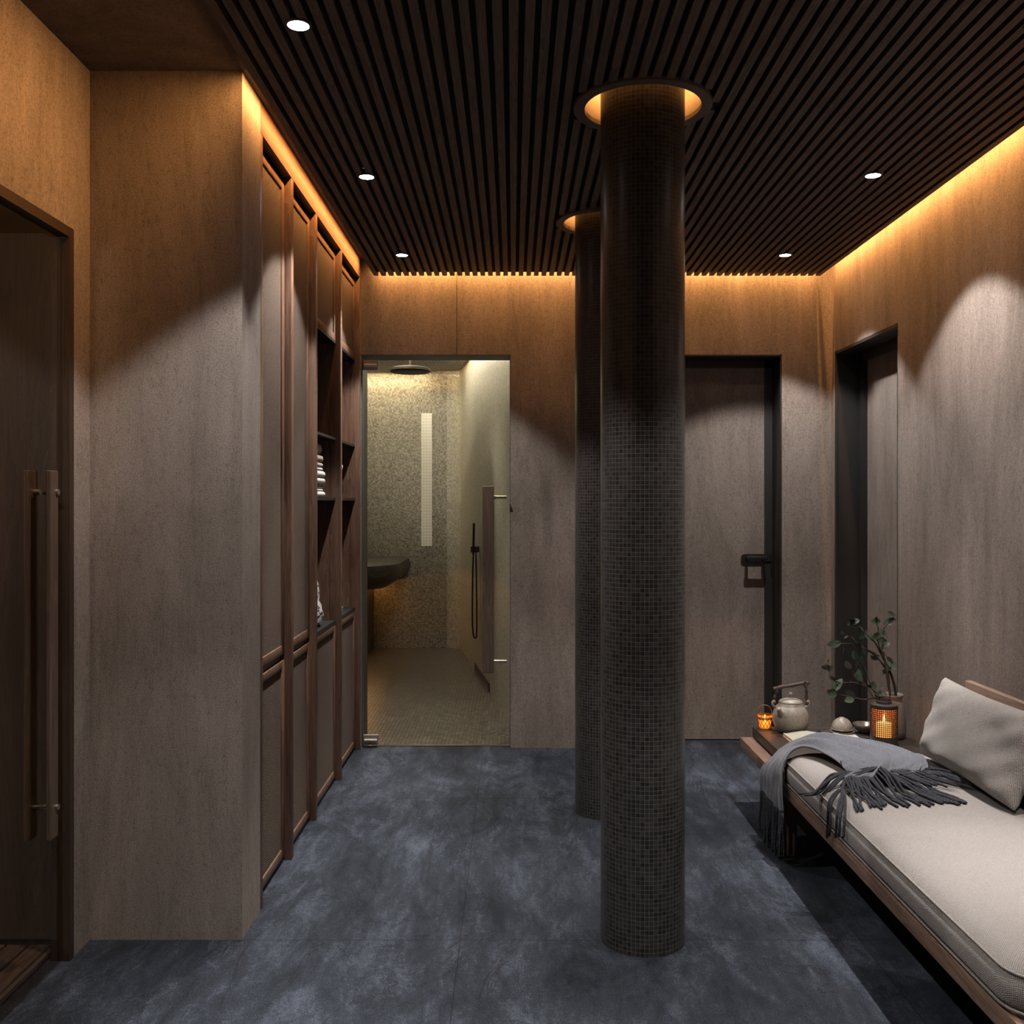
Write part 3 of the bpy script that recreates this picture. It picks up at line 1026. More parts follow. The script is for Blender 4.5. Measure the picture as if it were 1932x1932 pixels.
# hand shower on the side wall
hy = 7.5
hx = sx(hy) - .012
t = Thing('hand_shower', 'slim hand shower with looped hose on the pale shower wall', 'hand shower', (hx, hy, .97))
bm = B(); box(bm, hx - .055, hx + .008, hy - .02, hy + .02, .945, .990, .003)
t.part('bracket', bm, 'bronze')
bm = B(); tube(bm, [(hx - .035, hy - .024, .93), (hx - .030, hy - .024, 1.165)], .0095, 12)
t.part('handset', bm, 'bronze', 'auto')
bm = B(); tube(bm, spline([(hx - .035, hy - .024, .93), (hx - .040, hy - .02, .75), (hx - .042, hy - .02, .45), (hx - .036, hy - .02, .33), (hx - .022, hy - .02, .30),
                          (hx - .010, hy - .02, .34), (hx - .010, hy - .02, .6), (hx - .016, hy - .01, .95)], 8), .0062, 8)
t.part('hose', bm, 'bronze', True)
# linear wall drain
bm = B()
ya, yb = 6.90, 7.78
def dpt(y, o, z): return (sx(y) - o, y, z)
vv = [bm.verts.new(dpt(y, o, z)) for y in (ya, yb) for o in (.002, .008) for z in (.006, .062)]
for q in ((0, 1, 3, 2), (4, 6, 7, 5), (0, 4, 5, 1), (2, 3, 7, 6), (0, 2, 6, 4), (1, 5, 7, 3)): bm.faces.new([vv[i] for i in q])
t = Thing('wall_drain', 'dark low drain slot at the foot of the pale shower wall', 'drain', (sx(7.3), 7.3, 0))
t.part('slot_plate', bm, 'bronze')
bm = B()
vv = [bm.verts.new(dpt(y, o, z)) for y in (ya, yb) for o in (.002, .03) for z in (.001, .005)]
for q in ((0, 1, 3, 2), (4, 6, 7, 5), (0, 4, 5, 1), (2, 3, 7, 6), (0, 2, 6, 4), (1, 5, 7, 3)): bm.faces.new([vv[i] for i in q])
t.part('lip', bm, 'chrome')
# lamps of the shower: one recessed spot over the floor, one washing the pale wall; the tilted one is added to brighten the back wall
for (x, y, w, ang, blend, aim, lb) in (
        (-.75, 6.45, 62, 105, 1., None, 'small recessed downlight over the middle of the shower floor'),
        (-.56, 7.60, 45, 130, 1., None, 'small recessed downlight beside the pale shower wall'),
        (-.92, 5.95, 170, 46, 1., (-.72, 9.0, 1.98), 'added unseen tilted spotlight brightening the shower back wall')):
    t = Thing('shower_downlight', lb, 'downlight', (x, y, 2.505), 'shower ceiling lights')
    bm = B(); lathe(bm, [(.03, -.004), (.04, -.004), (.04, .003), (.03, .003), (.03, -.004)], (x, y, 2.505), 32, False, False)
    t.part('bezel', bm, 'blackmetal', 'auto')
    bm = B(); lathe(bm, [(.029, -.001), (.029, .003)], (x, y, 2.505), 32)
    t.part('lens', bm, emissive('shower_lens', (1, .9, .75), 8))
    ld = bpy.data.lights.new('shower_beam', 'SPOT')
    ld.energy = w; ld.spot_size = math.radians(ang); ld.spot_blend = blend; ld.shadow_soft_size = .03; ld.color = (1, .90, .72)
    o = bpy.data.objects.new('shower_beam', ld); COL.objects.link(o); o.parent = t.o; o.location = (0, 0, -.02)
    if aim:
        o.rotation_euler = (Vector(aim) - Vector((x, y, 2.485))).to_track_quat('-Z', 'Y').to_euler()

def shower_strip(label, p, size, rot, watts, col):
    bm = B(); box(bm, -size / 2, size / 2, -.012, .012, .001, .012)
    ch = tag(obj('shower_light_strip', bm, 'chrome'), label, 'light strip', 'shower ceiling lights')
    ch.location = p; ch.rotation_euler = (0, 0, rot)
    ld = bpy.data.lights.new('wall_washer', 'AREA'); ld.shape = 'RECTANGLE'; ld.size = size; ld.size_y = .012
    ld.energy = watts; ld.color = col
    o = bpy.data.objects.new('wall_washer', ld); COL.objects.link(o); o.parent = ch
shower_strip('thin light strip in the shower ceiling washing the speckled back wall', (-1.62, YS - .14, 2.497), 1.7, 0, 19, (1, .80, .50))
shower_strip('added unseen fill strip in the shower ceiling washing the pale side wall', (sx(7.15) - .17, 7.15, 2.497), 2.7, PI / 2 + math.atan(.1516), 21, (1, .90, .72))  # strip added as soft fill for the side wall and floor

# ------------------------------------------------------------------ daybed
BX0, BX1 = 1.012, 1.690
BY0, BY1 = 1.90, 4.420
RZ0, RZ1 = .228, .277
t = Thing('daybed', 'low walnut daybed frame along the right wall with a plank end', 'daybed', (1.35, 3.1, 0))
bm = B(); box(bm, BX0, BX0 + .055, BY0, BY1, RZ0, RZ1, .002)
t.part('side_rail', bm, 'bedwood', 'auto')
bm = B(); box(bm, BX1 - .055, BX1, BY0, BY1, RZ0, RZ1, .002)
t.part('side_rail', bm, 'bedwood', 'auto')
for y in (BY0, 3.70, BY1 - .055):
    bm = B(); box(bm, BX0 + .055, BX1 - .055, y, y + .05, RZ0, RZ1 - .002, .002)
    t.part('cross_rail', bm, 'bedwood', 'auto')
bm = B(); box(bm, BX0 + .055, BX1 - .055, BY0 + .05, BY1 - .055, RZ1 - .016, RZ1 - .0025)
t.part('platform', bm, 'darkwood')
for (x, y) in ((BX0 + .002, 3.711), (BX0 + .002, 1.98), (BX1 - .052, 3.711), (BX1 - .052, 1.98)):
    bm = B(); box(bm, x, x + .050, y, y + .050, 0, RZ0, .002)
    t.part('leg', bm, 'bedwood_z', 'auto')
bm = B(); box(bm, 1.604, 1.630, BY0 + .15, 3.52, .278, .692, .003)
t.part('backrest', bm, 'bedwood', 'auto')

# dark raised table on the plank end
t = Thing('side_table', 'dark brown table block on the far end of the daybed frame', 'table', (1.39, 4.09, RZ1))
bm = B(); box(bm, 1.070, 1.706, 3.765, 4.430, RZ1 + .0005, .322, .002)
t.part('tabletop', bm, 'darkwood', 'auto')
TZ = .3222

# mattress: rounded slab with crowned top and piping
def rrect(x0, x1, y0, y1, r, n=8):
    p = []
    for (cx, cy, a0) in ((x1 - r, y0 + r, -PI / 2), (x1 - r, y1 - r, 0), (x0 + r, y1 - r, PI / 2), (x0 + r, y0 + r, PI)):
        for k in range(n + 1):
            a = a0 + PI / 2 * k / n
            p.append((cx + r * math.cos(a), cy + r * math.sin(a)))
    return p
MX0, MX1, MY0, MY1 = 1.006, 1.600, 1.975, 3.752
MT = .402
t = Thing('mattress', 'pale oatmeal mattress cushion with piped edge on the daybed', 'mattress', (1.3, 2.86, RZ1))
prof = [(.028, RZ1 + .0015), (.010, RZ1 + .008), (.003, RZ1 + .022), (0, RZ1 + .045), (.003, RZ1 + .066), (.010, RZ1 + .080), (.022, .374), (.045, .386), (.085, .395), (.15, .400), (.23, MT)]
bm = B(); loops = []
for ins, z in prof:
    r = max(.035, .09 - ins * .25)
    loops.append([bm.verts.new((x, y, z)) for x, y in rrect(MX0 + ins, MX1 - ins, MY0 + ins, MY1 - ins, r)])
for a, b in zip(loops, loops[1:]):
    for i in range(len(a)):
        j = (i + 1) % len(a)
        bm.faces.new((a[i], a[j], b[j], b[i]))
bm.faces.new(list(reversed(loops[0]))); bm.faces.new(loops[-1])
t.part('cushion_body', bm, 'linen', True)
for ins, z in ((.012, .361), (.006, RZ1 + .012)):
    pp = [Vector((x, y, z)) for x, y in rrect(MX0 + ins - .004, MX1 - ins + .004, MY0 + ins - .004, MY1 - ins + .004, .088)]
    bm = B(); tube(bm, pp + [pp[0]], .0032, 8)
    t.part('piping', bm, 'piping', True)

# cushion leaning on the backrest
def pillow(w, h, th, seed, nu=34, nv=22):
    rnd = random.Random(seed)
    ph = [rnd.uniform(0, 6) for _ in range(6)]
    bm = B()
    grid = {}
    for side in (1, -1):
        for i in range(nu + 1):
            for j in range(nv + 1):
                u, v = -1 + 2 * i / nu, -1 + 2 * j / nv
                edge = i in (0, nu) or j in (0, nv)
                if edge and side == -1:
                    grid[(side, i, j)] = grid[(1, i, j)]; continue
                pin = 1 - .075 * (1 - abs(u) ** 2) * abs(v) ** 3
                pin2 = 1 - .035 * (1 - abs(v) ** 2) * abs(u) ** 3
                t_ = ((1 - u ** 4) ** .55) * ((1 - v ** 4) ** .55) if not edge else 0
                wr = .005 * math.sin(5 * u + 3 * v + ph[0]) * (1 - abs(v)) + .004 * math.sin(11 * (u - v) + ph[1]) * abs(u)
                crease = -.013 * math.exp(-((u - .66 + .30 * v) / .22) ** 2) * max(0, 1 - abs(v - .35) * 1.2) if side == 1 else 0
                z = side * (th * .5 * t_) + (wr + crease) * (t_ > 0)
                grid[(side, i, j)] = bm.verts.new((u * w / 2 * pin2, v * h / 2 * pin, z))
    for side in (1, -1):
        for i in range(nu):
            for j in range(nv):
                q = [grid[(side, i, j)], grid[(side, i + 1, j)], grid[(side, i + 1, j + 1)], grid[(side, i, j + 1)]]
                if side < 0: q.reverse()
                bm.faces.new(q)
    return bm

cw, chh = .68, .302
bm = pillow(cw, chh, .125, 3)
# width runs along +y (towards the near end negative), height up, leaning towards the wall
up = Vector((.10, 0, .325)).normalized()
wd = Vector((.00, -1, 0))
nrm = wd.cross(up)
mtx = Matrix((wd, up, nrm)).transposed()
if nrm.x > 0: pass
for v in bm.verts: v.co = mtx @ v.co
base = Vector((1.480, 3.262, MT + .004))
ctr = base + up * (chh / 2)
bmesh.ops.translate(bm, verts=bm.verts, vec=ctr)
tag(obj('cushion', bm, 'linen2', smooth=True, mods=(('SUBSURF', dict(levels=1, render_levels=1)),)),
    'large oatmeal woven cushion leaning against the daybed backrest', 'cushion')

# ------------------------------------------------------------------ throw with twisted fringe
t = Thing('throw_blanket', 'blue-grey herringbone throw with dark fringe over the daybed corner', 'throw', (1.2, 3.5, MT))
ribs = [((.984, 3.60, .195), (.982, 3.90, .190)),
        ((.985, 3.61, .270), (.986, 3.91, .262)),
        ((.992, 3.63, .345), (1.010, 3.91, .300)),
        ((1.018, 3.645, .392), (1.062, 3.89, .345)),
        ((1.055, 3.640, .414), (1.120, 3.850, .392)),
        ((1.085, 3.585, .421), (1.195, 3.800, .428)),
        ((1.105, 3.500, .423), (1.285, 3.735, .432)),
        ((1.118, 3.420, .425), (1.365, 3.640, .430)),
        ((1.115, 3.345, .424), (1.400, 3.510, .432)),
        ((1.095, 3.275, .421), (1.395, 3.380, .428)),
        ((1.075, 3.215, .417), (1.310, 3.225, .420))]
Ls = spline([a for a, b in ribs], 5)
Rs = spline([b for a, b in ribs], 5)
NU = 30
bm = B()
uvl = bm.loops.layers.uv.new('UVMap')
gridv = []
for i, (a, b) in enumerate(zip(Ls, Rs)):
    row = []
    tt = i / (len(Ls) - 1)
    for j in range(NU + 1):
        s = j / NU
        p = a.lerp(b, s)
        am = .011 * (1 if tt > .3 else .9)
        wv = am * (abs(math.sin(7.5 * s + 4 * tt)) * .9 + abs(math.sin(13 * s - 6 * tt + 1)) * .6 + .35 * math.sin(31 * s + 11 * tt) - .5)
        if tt < .26:
            p.x -= abs(wv) * 1.2
        else:
            p.z += wv * 1.0 + .004 + .008 * math.sin(PI * s) + .012 * max(0, 1 - abs(s - .35 - .3 * (tt - .5)) * 9) + .010 * max(0, 1 - abs(s - .72 + .5 * (tt - .6)) * 11)
        row.append(bm.verts.new(p))
    gridv.append(row)
for i in range(len(gridv) - 1):
    for j in range(NU):
        f = bm.faces.new((gridv[i][j], gridv[i][j + 1], gridv[i + 1][j + 1], gridv[i + 1][j]))
        for lp, (ii, jj) in zip(f.loops, ((i, j), (i, j + 1), (i + 1, j + 1), (i + 1, j))):
            lp[uvl].uv = (jj / NU, ii / (len(gridv) - 1))
end_row = [v.co.copy() for v in gridv[-1]]
mid_row = [v.co.copy() for v in gridv[-9]]
hang_row = [v.co.copy() for v in gridv[0]]
cl = t.part('cloth', bm, 'throw', True, mods=(('SOLIDIFY', dict(thickness=.007, offset=0)), ('SUBSURF', dict(levels=1, render_levels=1))))
# a second fold lying over the near end
fold = [((1.120, 3.395, .432), (1.405, 3.500, .436)), ((1.108, 3.345, .440), (1.418, 3.430, .445)),
        ((1.100, 3.300, .440), (1.408, 3.355, .444)), ((1.105, 3.270, .434), (1.385, 3.300, .438))]
L2 = spline([a for a, b in fold], 5); R2 = spline([b for a, b in fold], 5)
bm = B(); uvl = bm.loops.layers.uv.new('UVMap'); g2 = []
for i, (a, b) in enumerate(zip(L2, R2)):
    row = []
    for j in range(NU + 1):
        s = j / NU
        p = a.lerp(b, s)
        p.z += .007 * math.sin(8 * s + 1.5 * i / 5) + .005 * math.sin(17 * s + .6 * i)
        p.y += .012 * math.sin(7 * s)
        row.append(bm.verts.new(p))
    g2.append(row)
for i in range(len(g2) - 1):
    for j in range(NU):
        f = bm.faces.new((g2[i][j], g2[i][j + 1], g2[i + 1][j + 1], g2[i + 1][j]))
        for lp, (ii, jj) in zip(f.loops, ((i, j), (i, j + 1), (i + 1, j + 1), (i + 1, j))):
            lp[uvl].uv = (jj / NU, ii * .009)
fold_row = [v.co.copy() for v in g2[-1]]
t.part('folded_end', bm, 'throw', True, parent=cl, mods=(('SOLIDIFY', dict(thickness=.007, offset=0)), ('SUBSURF', dict(levels=1, render_levels=1))))


def mat_top(x, y):
    ins = max(0., min(x - MX0, MX1 - x, y - MY0, MY1 - y))
    pr = prof[4:]
    for (i0, z0), (i1, z1) in zip(pr, pr[1:]):
        if ins <= i1: return z0 + (z1 - z0) * max(0, (ins - i0)) / (i1 - i0)
    return MT


def tassel(pts, r=.0042):
    bm = B()
    P = spline(pts, 4)
    rr = [r * (1 + .10 * math.sin(i * 2.1)) for i in range(len(P))]
    rr[-1] *= .8
    tube(bm, P, rr, 7)
    t.part('tassel', bm, 'tassel', True)


def pick(row, s):
    k = s * (len(row) - 1)
    i = min(int(k), len(row) - 2)
    return row[i].lerp(row[i + 1], k - i)


rnd = random.Random(5)
NA = 36
for k in range(NA):                       # near end, fanned out on the mattress
    s = (k + .3) / NA
    p = pick(end_row, s)
    L = .235 + rnd.uniform(-.02, .02)
    fan = -.17 + .62 * s + rnd.uniform(-.10, .10)
    pts = [p]
    for q in (1, 2, 3, 4):
        f = q / 4
        x = p.x + math.sin(fan) * L * f + rnd.uniform(-.006, .006)
        y = p.y - math.cos(fan) * L * f * .92
        z = max(mat_top(x, y), .29) + .0055 + (.004 if k % 3 == 0 else 0) * math.sin(PI * f)
        if f < .3: z = max(z, p.z - .012)
        pts.append(Vector((x, y, z)))
    tassel(pts)
for k in range(5):                        # a few slipping over the mattress edge
    s = .005 + k * .006
    p = pick(end_row, s)
    y1 = p.y - .07 - .038 * k + rnd.uniform(-.012, .012)
    pts = [p, (p.x - .028, p.y - .05, .408), (MX0 + .030, (p.y + y1) / 2 - .01, .402), (MX0 - .002, y1 + .01, .373), (MX0 - .009, y1, .320), (MX0 - .010, y1 + .004, .26 + .014 * k)]
    tassel(pts)
for k in range(26):                       # fold on top: fringe swept to the two sides
    s = k / 25
    p = pick(fold_row, s)
    L = .17 + rnd.uniform(-.02, .02)
    if s < .40:
        ang = -1.45 + 1.3 * s + rnd.uniform(-.15, .15)
    else:
        ang = .55 + .75 * (s - .4) + rnd.uniform(-.12, .2)
    pts = [p]
    for q in (1, 2, 3):
        f = q / 3
        x = p.x + math.sin(ang) * L * f
        y = p.y - math.cos(ang) * L * f * .95 + rnd.uniform(-.008, .008)
        base_z = mat_top(x, y)
        on_cloth = y > 3.22 and 1.07 < x < 1.40
        z = base_z + (.034 if on_cloth else .020 * (1 - f) + .008 + (.012 if y > 3.0 else 0)) + rnd.uniform(0, .004)
        if f < .4: z = max(z, p.z - .006)
        pts.append(Vector((x, y, z)))
    tassel(pts)
for k in range(27):                       # hanging end
    s = (k + .5) / 27
    p = pick(hang_row, s)
    L = .165 + rnd.uniform(-.012, .010)
    dx = rnd.uniform(-.012, .010)
    pts = [p, p + Vector((dx * .4, rnd.uniform(-.004, .004), -L * .4)), p + Vector((dx, rnd.uniform(-.006, .006), -L * .75)), p + Vector((dx * .8, rnd.uniform(-.006, .006), -L))]
    tassel(pts, .0046)

# ------------------------------------------------------------------ things on the dark table
# teapot
kc = at(1492, 1382, 4.33); KX, KY = kc.x, 4.33
t = Thing('teapot', 'grey clay teapot with a twig handle on the dark table', 'teapot', (KX, KY, TZ))
c = (KX, KY, TZ)
bm = B(); lathe(bm, [(.045, 0), (.056, .003), (.068, .018), (.0775, .045), (.0785, .068), (.073, .092), (.061, .112), (.052, .120), (.052, .126), (.046, .126)], c, 48)
t.part('body', bm, 'clay', True)
bm = B(); lathe(bm, [(.051, .1265), (.052, .130), (.046, .137), (.030, .143), (.012, .146), (.005, .150), (.0055, .154), (.009, .160), (.0085, .168), (.004, .172)], c, 40)
t.part('lid', bm, 'clay', True)
bm = B(); tube(bm, spline([(KX - .060, KY - .022, TZ + .088), (KX - .050, KY - .060, TZ + .100), (KX - .040, KY - .092, TZ + .118)], 6), [.015] * 6 + [.011] * 6 + [.008], 14)
bm2 = B(); bm.free(); bm = bm2
tube(bm, spline([(KX - .056, KY - .040, TZ + .085), (KX - .066, KY - .060, TZ + .100), (KX - .072, KY - .074, TZ + .116)], 5), [.016, .015, .014, .013, .012, .011, .010, .009, .009, .009, .0085], 14)
t.part('spout', bm, 'clay', True)
for sgn in (-1, 1):
    bm = B()
    tube(bm, spline([(KX + sgn * .058, KY, TZ + .106), (KX + sgn * .074, KY, TZ + .112), (KX + sgn * .080, KY, TZ + .124), (KX + sgn * .074, KY, TZ + .134), (KX + sgn * .068, KY, TZ + .124)], 4), .0055, 10)
    t.part('lug', bm, 'clay', True)
    top = TZ + (.196 if sgn < 0 else .212)
    bm = B()
    P = spline([(KX + sgn * .071, KY, TZ + .118), (KX + sgn * .069, KY + .003, TZ + .15), (KX + sgn * .064 + .004, KY - .002, TZ + .18), (KX + sgn * .058 + .004, KY, top)], 4)
    tube(bm, P, [.0065 + .002 * math.sin(i * 1.9) for i in range(len(P))], 9)
    t.part('handle_cord', bm, 'bark', True)
bm = B()
P = spline([(KX - .076, KY, TZ + .186), (KX - .05, KY + .002, TZ + .193), (KX, KY - .002, TZ + .201), (KX + .05, KY, TZ + .211), (KX + .078, KY, TZ + .213)], 5)
tube(bm, P, [.0075 + .0012 * math.sin(i * 1.3) for i in range(len(P))], 10)
tube(bm, [(KX + .060, KY - .008, TZ + .222), (KX + .066, KY + .008, TZ + .206)], .004, 8)
t.part('handle', bm, 'twig', True)


def candle(t, x, y, z, r, h, parent=None):
    bm = B(); lathe(bm, [(r * .97, 0), (r, .002), (r, h - .003), (r * .93, h), (r * .5, h - .002), (.002, h - .003)], (x, y, z), 28)
    w = t.part('candle', bm, 'wax', 'auto', parent)
    bm = B(); lathe(bm, [(.0005, 0), (.0035, .006), (.0045, .012), (.003, .022), (.0006, .034)], (x, y, z + h + .001), 14)
    t.part('flame', bm, 'flame', True, w)
    return w


def candle_light(t, x, y, z, w):
    ld = bpy.data.lights.new('candle_glow', 'POINT')
    ld.energy = w; ld.color = (1, .50, .16); ld.shadow_soft_size = .006
    o = bpy.data.objects.new('candle_glow', ld); COL.objects.link(o)
    o.parent = t.o; o.location = Vector((x, y, z)) - t.loc


# small basket candle glass
gx, gy = at(1443, 1375, 4.385).x, 4.385
t = Thing('candle_glass', 'small amber candle glass in wicker basket, left of the teapot', 'candle holder', (gx, gy, TZ))
c = (gx, gy, TZ)
bm = B(); lathe(bm, [(.022, 0), (.024, .002), (.0335, .064), (.0325, .064), (.0225, .004)], c, 32, True, True)
t.part('glass_cup', bm, 'amber', 'auto')
bm = B()
for s in (1, -1):
    for k in range(11):
        pts = []
        for q in range(9):
            f = q / 8
            a = 2 * PI * k / 11 + s * f * 1.15
            r_ = .0245 + (.0345 - .0245) * f
            pts.append((gx + r_ * math.cos(a), gy + r_ * math.sin(a), TZ + .002 + .058 * f))
        tube(bm, pts, .0012, 5)
for zz_, rr_, th in ((.003, .0255, .0022), (.047, .0335, .0024), (.053, .0345, .0024)):
    pts = [(gx + rr_ * math.cos(2 * PI * k / 28), gy + rr_ * math.sin(2 * PI * k / 28), TZ + zz_) for k in range(29)]
    tube(bm, pts, th, 6)
t.part('wicker', bm, 'rattan', True)
bm = B(); tube(bm, spline([(gx - .034, gy, TZ + .050), (gx - .033, gy, TZ + .080), (gx - .018, gy, TZ + .101), (gx + .006, gy, TZ + .104), (gx + .026, gy, TZ + .090), (gx + .034, gy, TZ + .052)], 6), .0019, 8)
t.part('handle', bm, 'rattan', True)
candle(t, gx, gy, TZ + .005, .017, .022)
candle_light(t, gx, gy, TZ + .052, .05)

# lantern
lx, ly = 1.523, 4.07
t = Thing('lantern', 'brown metal lattice lantern with a lit candle, tallest on the table', 'lantern', (lx, ly, TZ))
c = (lx, ly, TZ)
LR = .0545
bm = B(); lathe(bm, [(LR, 0), (LR, .046), (LR - .004, .046), (LR - .004, .012), (.004, .012)], c, 48)
t.part('base', bm, 'iron', 'auto')
bm = B()
NV, NH = 42, 14
z0, z1 = .046, .160
for k in range(NV):
    a0_ = 2 * PI * k / NV; w_ = .0013
    ca, sa = math.cos(a0_), math.sin(a0_)
    tx, ty = -sa, ca
    vs = []
    for rr_ in (LR - .002, LR):
        for s_ in (-w_, w_):
            for zz_ in (z0, z1):
                vs.append(bm.verts.new((lx + rr_ * ca + s_ * tx, ly + rr_ * sa + s_ * ty, TZ + zz_)))
    for q in ((0, 1, 3, 2), (4, 6, 7, 5), (0, 4, 5, 1), (2, 3, 7, 6), (0, 2, 6, 4), (1, 5, 7, 3)): bm.faces.new([vs[i] for i in q])
for k in range(NH + 1):
    zz_ = z0 + (z1 - z0) * k / NH
    lathe(bm, [(LR - .002, zz_ - .0013), (LR + .0003, zz_ - .0013), (LR + .0003, zz_ + .0013), (LR - .002, zz_ + .0013), (LR - .002, zz_ - .0013)], c, 48, False, False)
t.part('lattice', bm, 'iron', 'auto')
bm = B(); lathe(bm, [(LR - .0045, .047), (LR - .0045, .159), (LR - .0050, .159), (LR - .0050, .047), (LR - .0045, .047)], c, 48, False, False)
t.part('liner', bm, 'liner', 'auto')
bm = B(); lathe(bm, [(LR, .160), (LR + .001, .162), (LR, .174), (.030, .177), (.030, .188), (.027, .189), (.027, .178), (.010, .178)], c, 48, False, False)
t.part('lid', bm, 'iron', 'auto')
bm = B(); tube(bm, spline([(lx - .026, ly, TZ + .186), (lx - .025, ly, TZ + .215), (lx - .012, ly, TZ + .236), (lx + .006, ly, TZ + .238), (lx + .022, ly, TZ + .222), (lx + .026, ly, TZ + .186)], 6), .0022, 8)
t.part('handle', bm, 'iron', True)
candle(t, lx, ly, TZ + .013, .031, .085)
candle_light(t, lx, ly, TZ + .150, .40)

# vase and branches
vx, vy = 1.615, 4.225
t = Thing('clay_vase', 'brown clay jar behind the lantern holding leafy branches', 'vase', (vx, vy, TZ))
VH = .185
bm = B(); lathe(bm, [(.040, 0), (.053, .004), (.057, .03), (.056, .09), (.051, .135), (.042, .155), (.038, .163), (.043, .176), (.046, VH), (.041, VH), (.034, .165), (.038, .150), (.047, .12), (.050, .03), (.01, .012)], (vx, vy, TZ), 48, True, False)
t.part('jar', bm, 'clay_vase', True)

t = Thing('leafy_branches', 'crooked dark branches with round green leaves rising from the clay jar', 'branches', (vx, vy, TZ + .03))
bmS, bmL = B(), B()
rnd = random.Random(21)
def leaf(p, d, L, W):
    d = d.normalized()
    side = d.cross(Vector((rnd.uniform(-1, 1), rnd.uniform(-1.2, -.2), rnd.uniform(-.6, 1)))).normalized()
    nr = side.cross(d).normalized()
    rows = []
    NL = 6
    for i in range(NL + 1):
        f = i / NL
        w = W * math.sin(PI * min(1, f * .93 + .05)) ** .75
        cpt = p + d * L * f - nr * .10 * L * f * f
        rows.append([bmL.verts.new(cpt - side * w + nr * w * .22), bmL.verts.new(cpt), bmL.verts.new(cpt + side * w + nr * w * .22)])
    for a, b in zip(rows, rows[1:]):
        for q in (0, 1): bmL.faces.new((a[q], a[q + 1], b[q + 1], b[q]))


def stem(pix, r0, r1, leaves, dy0=0., dy1=0., k=7, leaf_s=1.):
    n_ = len(pix)
    pts = [at(px, py, vy + dy0 + (dy1 - dy0) * i / (n_ - 1)) for i, (px, py) in enumerate(pix)]
    P = spline(pts, k)
    tube(bmS, P, [r0 + (r1 - r0) * i / (len(P) - 1) for i in range(len(P))], 7)
    for (f, px, py, sz) in leaves:
        i = min(len(P) - 1, int(f * (len(P) - 1)))
        base_ = P[i]
        tip = at(px, py, base_.y + rnd.uniform(-.03, .02))
        dv = tip - base_
        L = sz * .0225 * 2 * leaf_s
        st = tip - dv.normalized() * L
        if (st - base_).length > .004:
            tube(bmS, [base_, (base_ + st) / 2 + Vector((0, 0, .002)), st], [.0014, .0011, .0009], 5)
        leaf(st, dv, L, sz * .0135 * leaf_s)


root1, root2 = (1682, 1338), (1689, 1338)
stem([root2, (1688, 1322), (1690, 1308), (1683, 1278), (1669, 1246), (1664, 1232), (1666, 1205), (1668, 1185), (1680, 1172), (1690, 1158)], .0075, .0012,
     [(1, 1692, 1156, .5), (.97, 1676, 1155, 1.0), (.93, 1691, 1171, .6), (.90, 1668, 1178, 1.1), (.72, 1672, 1200, 1.1), (.66, 1652, 1206, 1.0), (.60, 1678, 1212, 1.0), (.55, 1656, 1220, .9)], 0, .02)
stem([root1, (1680, 1318), (1678, 1300), (1671, 1262), (1668, 1240), (1660, 1222), (1655, 1202), (1657, 1186), (1652, 1172)], .0065, .0012,
     [(1, 1645, 1172, 1.0), (.98, 1654, 1164, .7), (.94, 1662, 1176, .8), (.78, 1645, 1205, 1.0), (.6, 1684, 1250, .7), (.55, 1671, 1232, .9), (.35, 1664, 1275, .5)], -.01, -.03)
stem([(1678, 1290), (1676, 1268), (1682, 1258), (1684, 1252)], .004, .0012, [(1, 1688, 1262, 1.0), (.9, 1682, 1246, .6), (.5, 1672, 1256, .9), (.6, 1680, 1254, .9), (.2, 1666, 1264, .9)], 0, -.01)
stem([(1671, 1262), (1655, 1240), (1636, 1226), (1612, 1210), (1590, 1194)], .0045, .0011,
     [(1, 1588, 1192, .7), (.9, 1592, 1204, .5), (.75, 1608, 1200, 1.1), (.7, 1618, 1216, 1.1), (.55, 1632, 1236, 1.0), (.4, 1640, 1230, 1.1), (.2, 1643, 1238, .9)], 0, -.05)
stem([(1668, 1246), (1652, 1214), (1634, 1196), (1620, 1182), (1608, 1170)], .004, .001,
     [(1, 1604, 1166, 1.1), (.95, 1598, 1178, 1.2), (.8, 1626, 1180, 1.0), (.65, 1634, 1196, 1.1), (.45, 1646, 1208, 1.0), (.55, 1622, 1206, 1.1)], -.02, .03)
stem([(1652, 1232), (1610, 1216), (1578, 1214)], .0025, .001, [(1, 1561, 1217, 1.25), (.6, 1598, 1226, .9), (.8, 1592, 1234, .8)], -.02, -.06)
stem([root1, (1665, 1322), (1655, 1318), (1648, 1302), (1632, 1290), (1614, 1280), (1604, 1262)], .005, .0011,
     [(1, 1596, 1248, 1.1), (.9, 1618, 1248, 1.3), (.8, 1620, 1262, 1.2), (.62, 1610, 1228, 1.1), (.55, 1622, 1232, 1.2), (.38, 1648, 1286, .8)], -.02, -.07)
stem([(1640, 1296), (1612, 1288), (1592, 1288), (1574, 1284), (1566, 1272), (1562, 1254)], .0032, .001,
     [(1, 1563, 1246, 1.0), (.95, 1551, 1258, 1.0), (.9, 1570, 1256, .7), (.72, 1563, 1276, 1.1), (.5, 1588, 1280, 1.4), (.55, 1578, 1286, 1.2), (.3, 1606, 1282, 1.0)], -.05, -.10)
stem([root1, (1652, 1318), (1630, 1320), (1612, 1316), (1592, 1312), (1576, 1308)], .004, .001,
     [(1, 1561, 1304, 1.1), (.96, 1564, 1312, 1.0), (.93, 1570, 1300, .7), (.6, 1596, 1302, 1.15), (.55, 1594, 1322, 1.1), (.25, 1618, 1272, .8)], -.02, -.08)
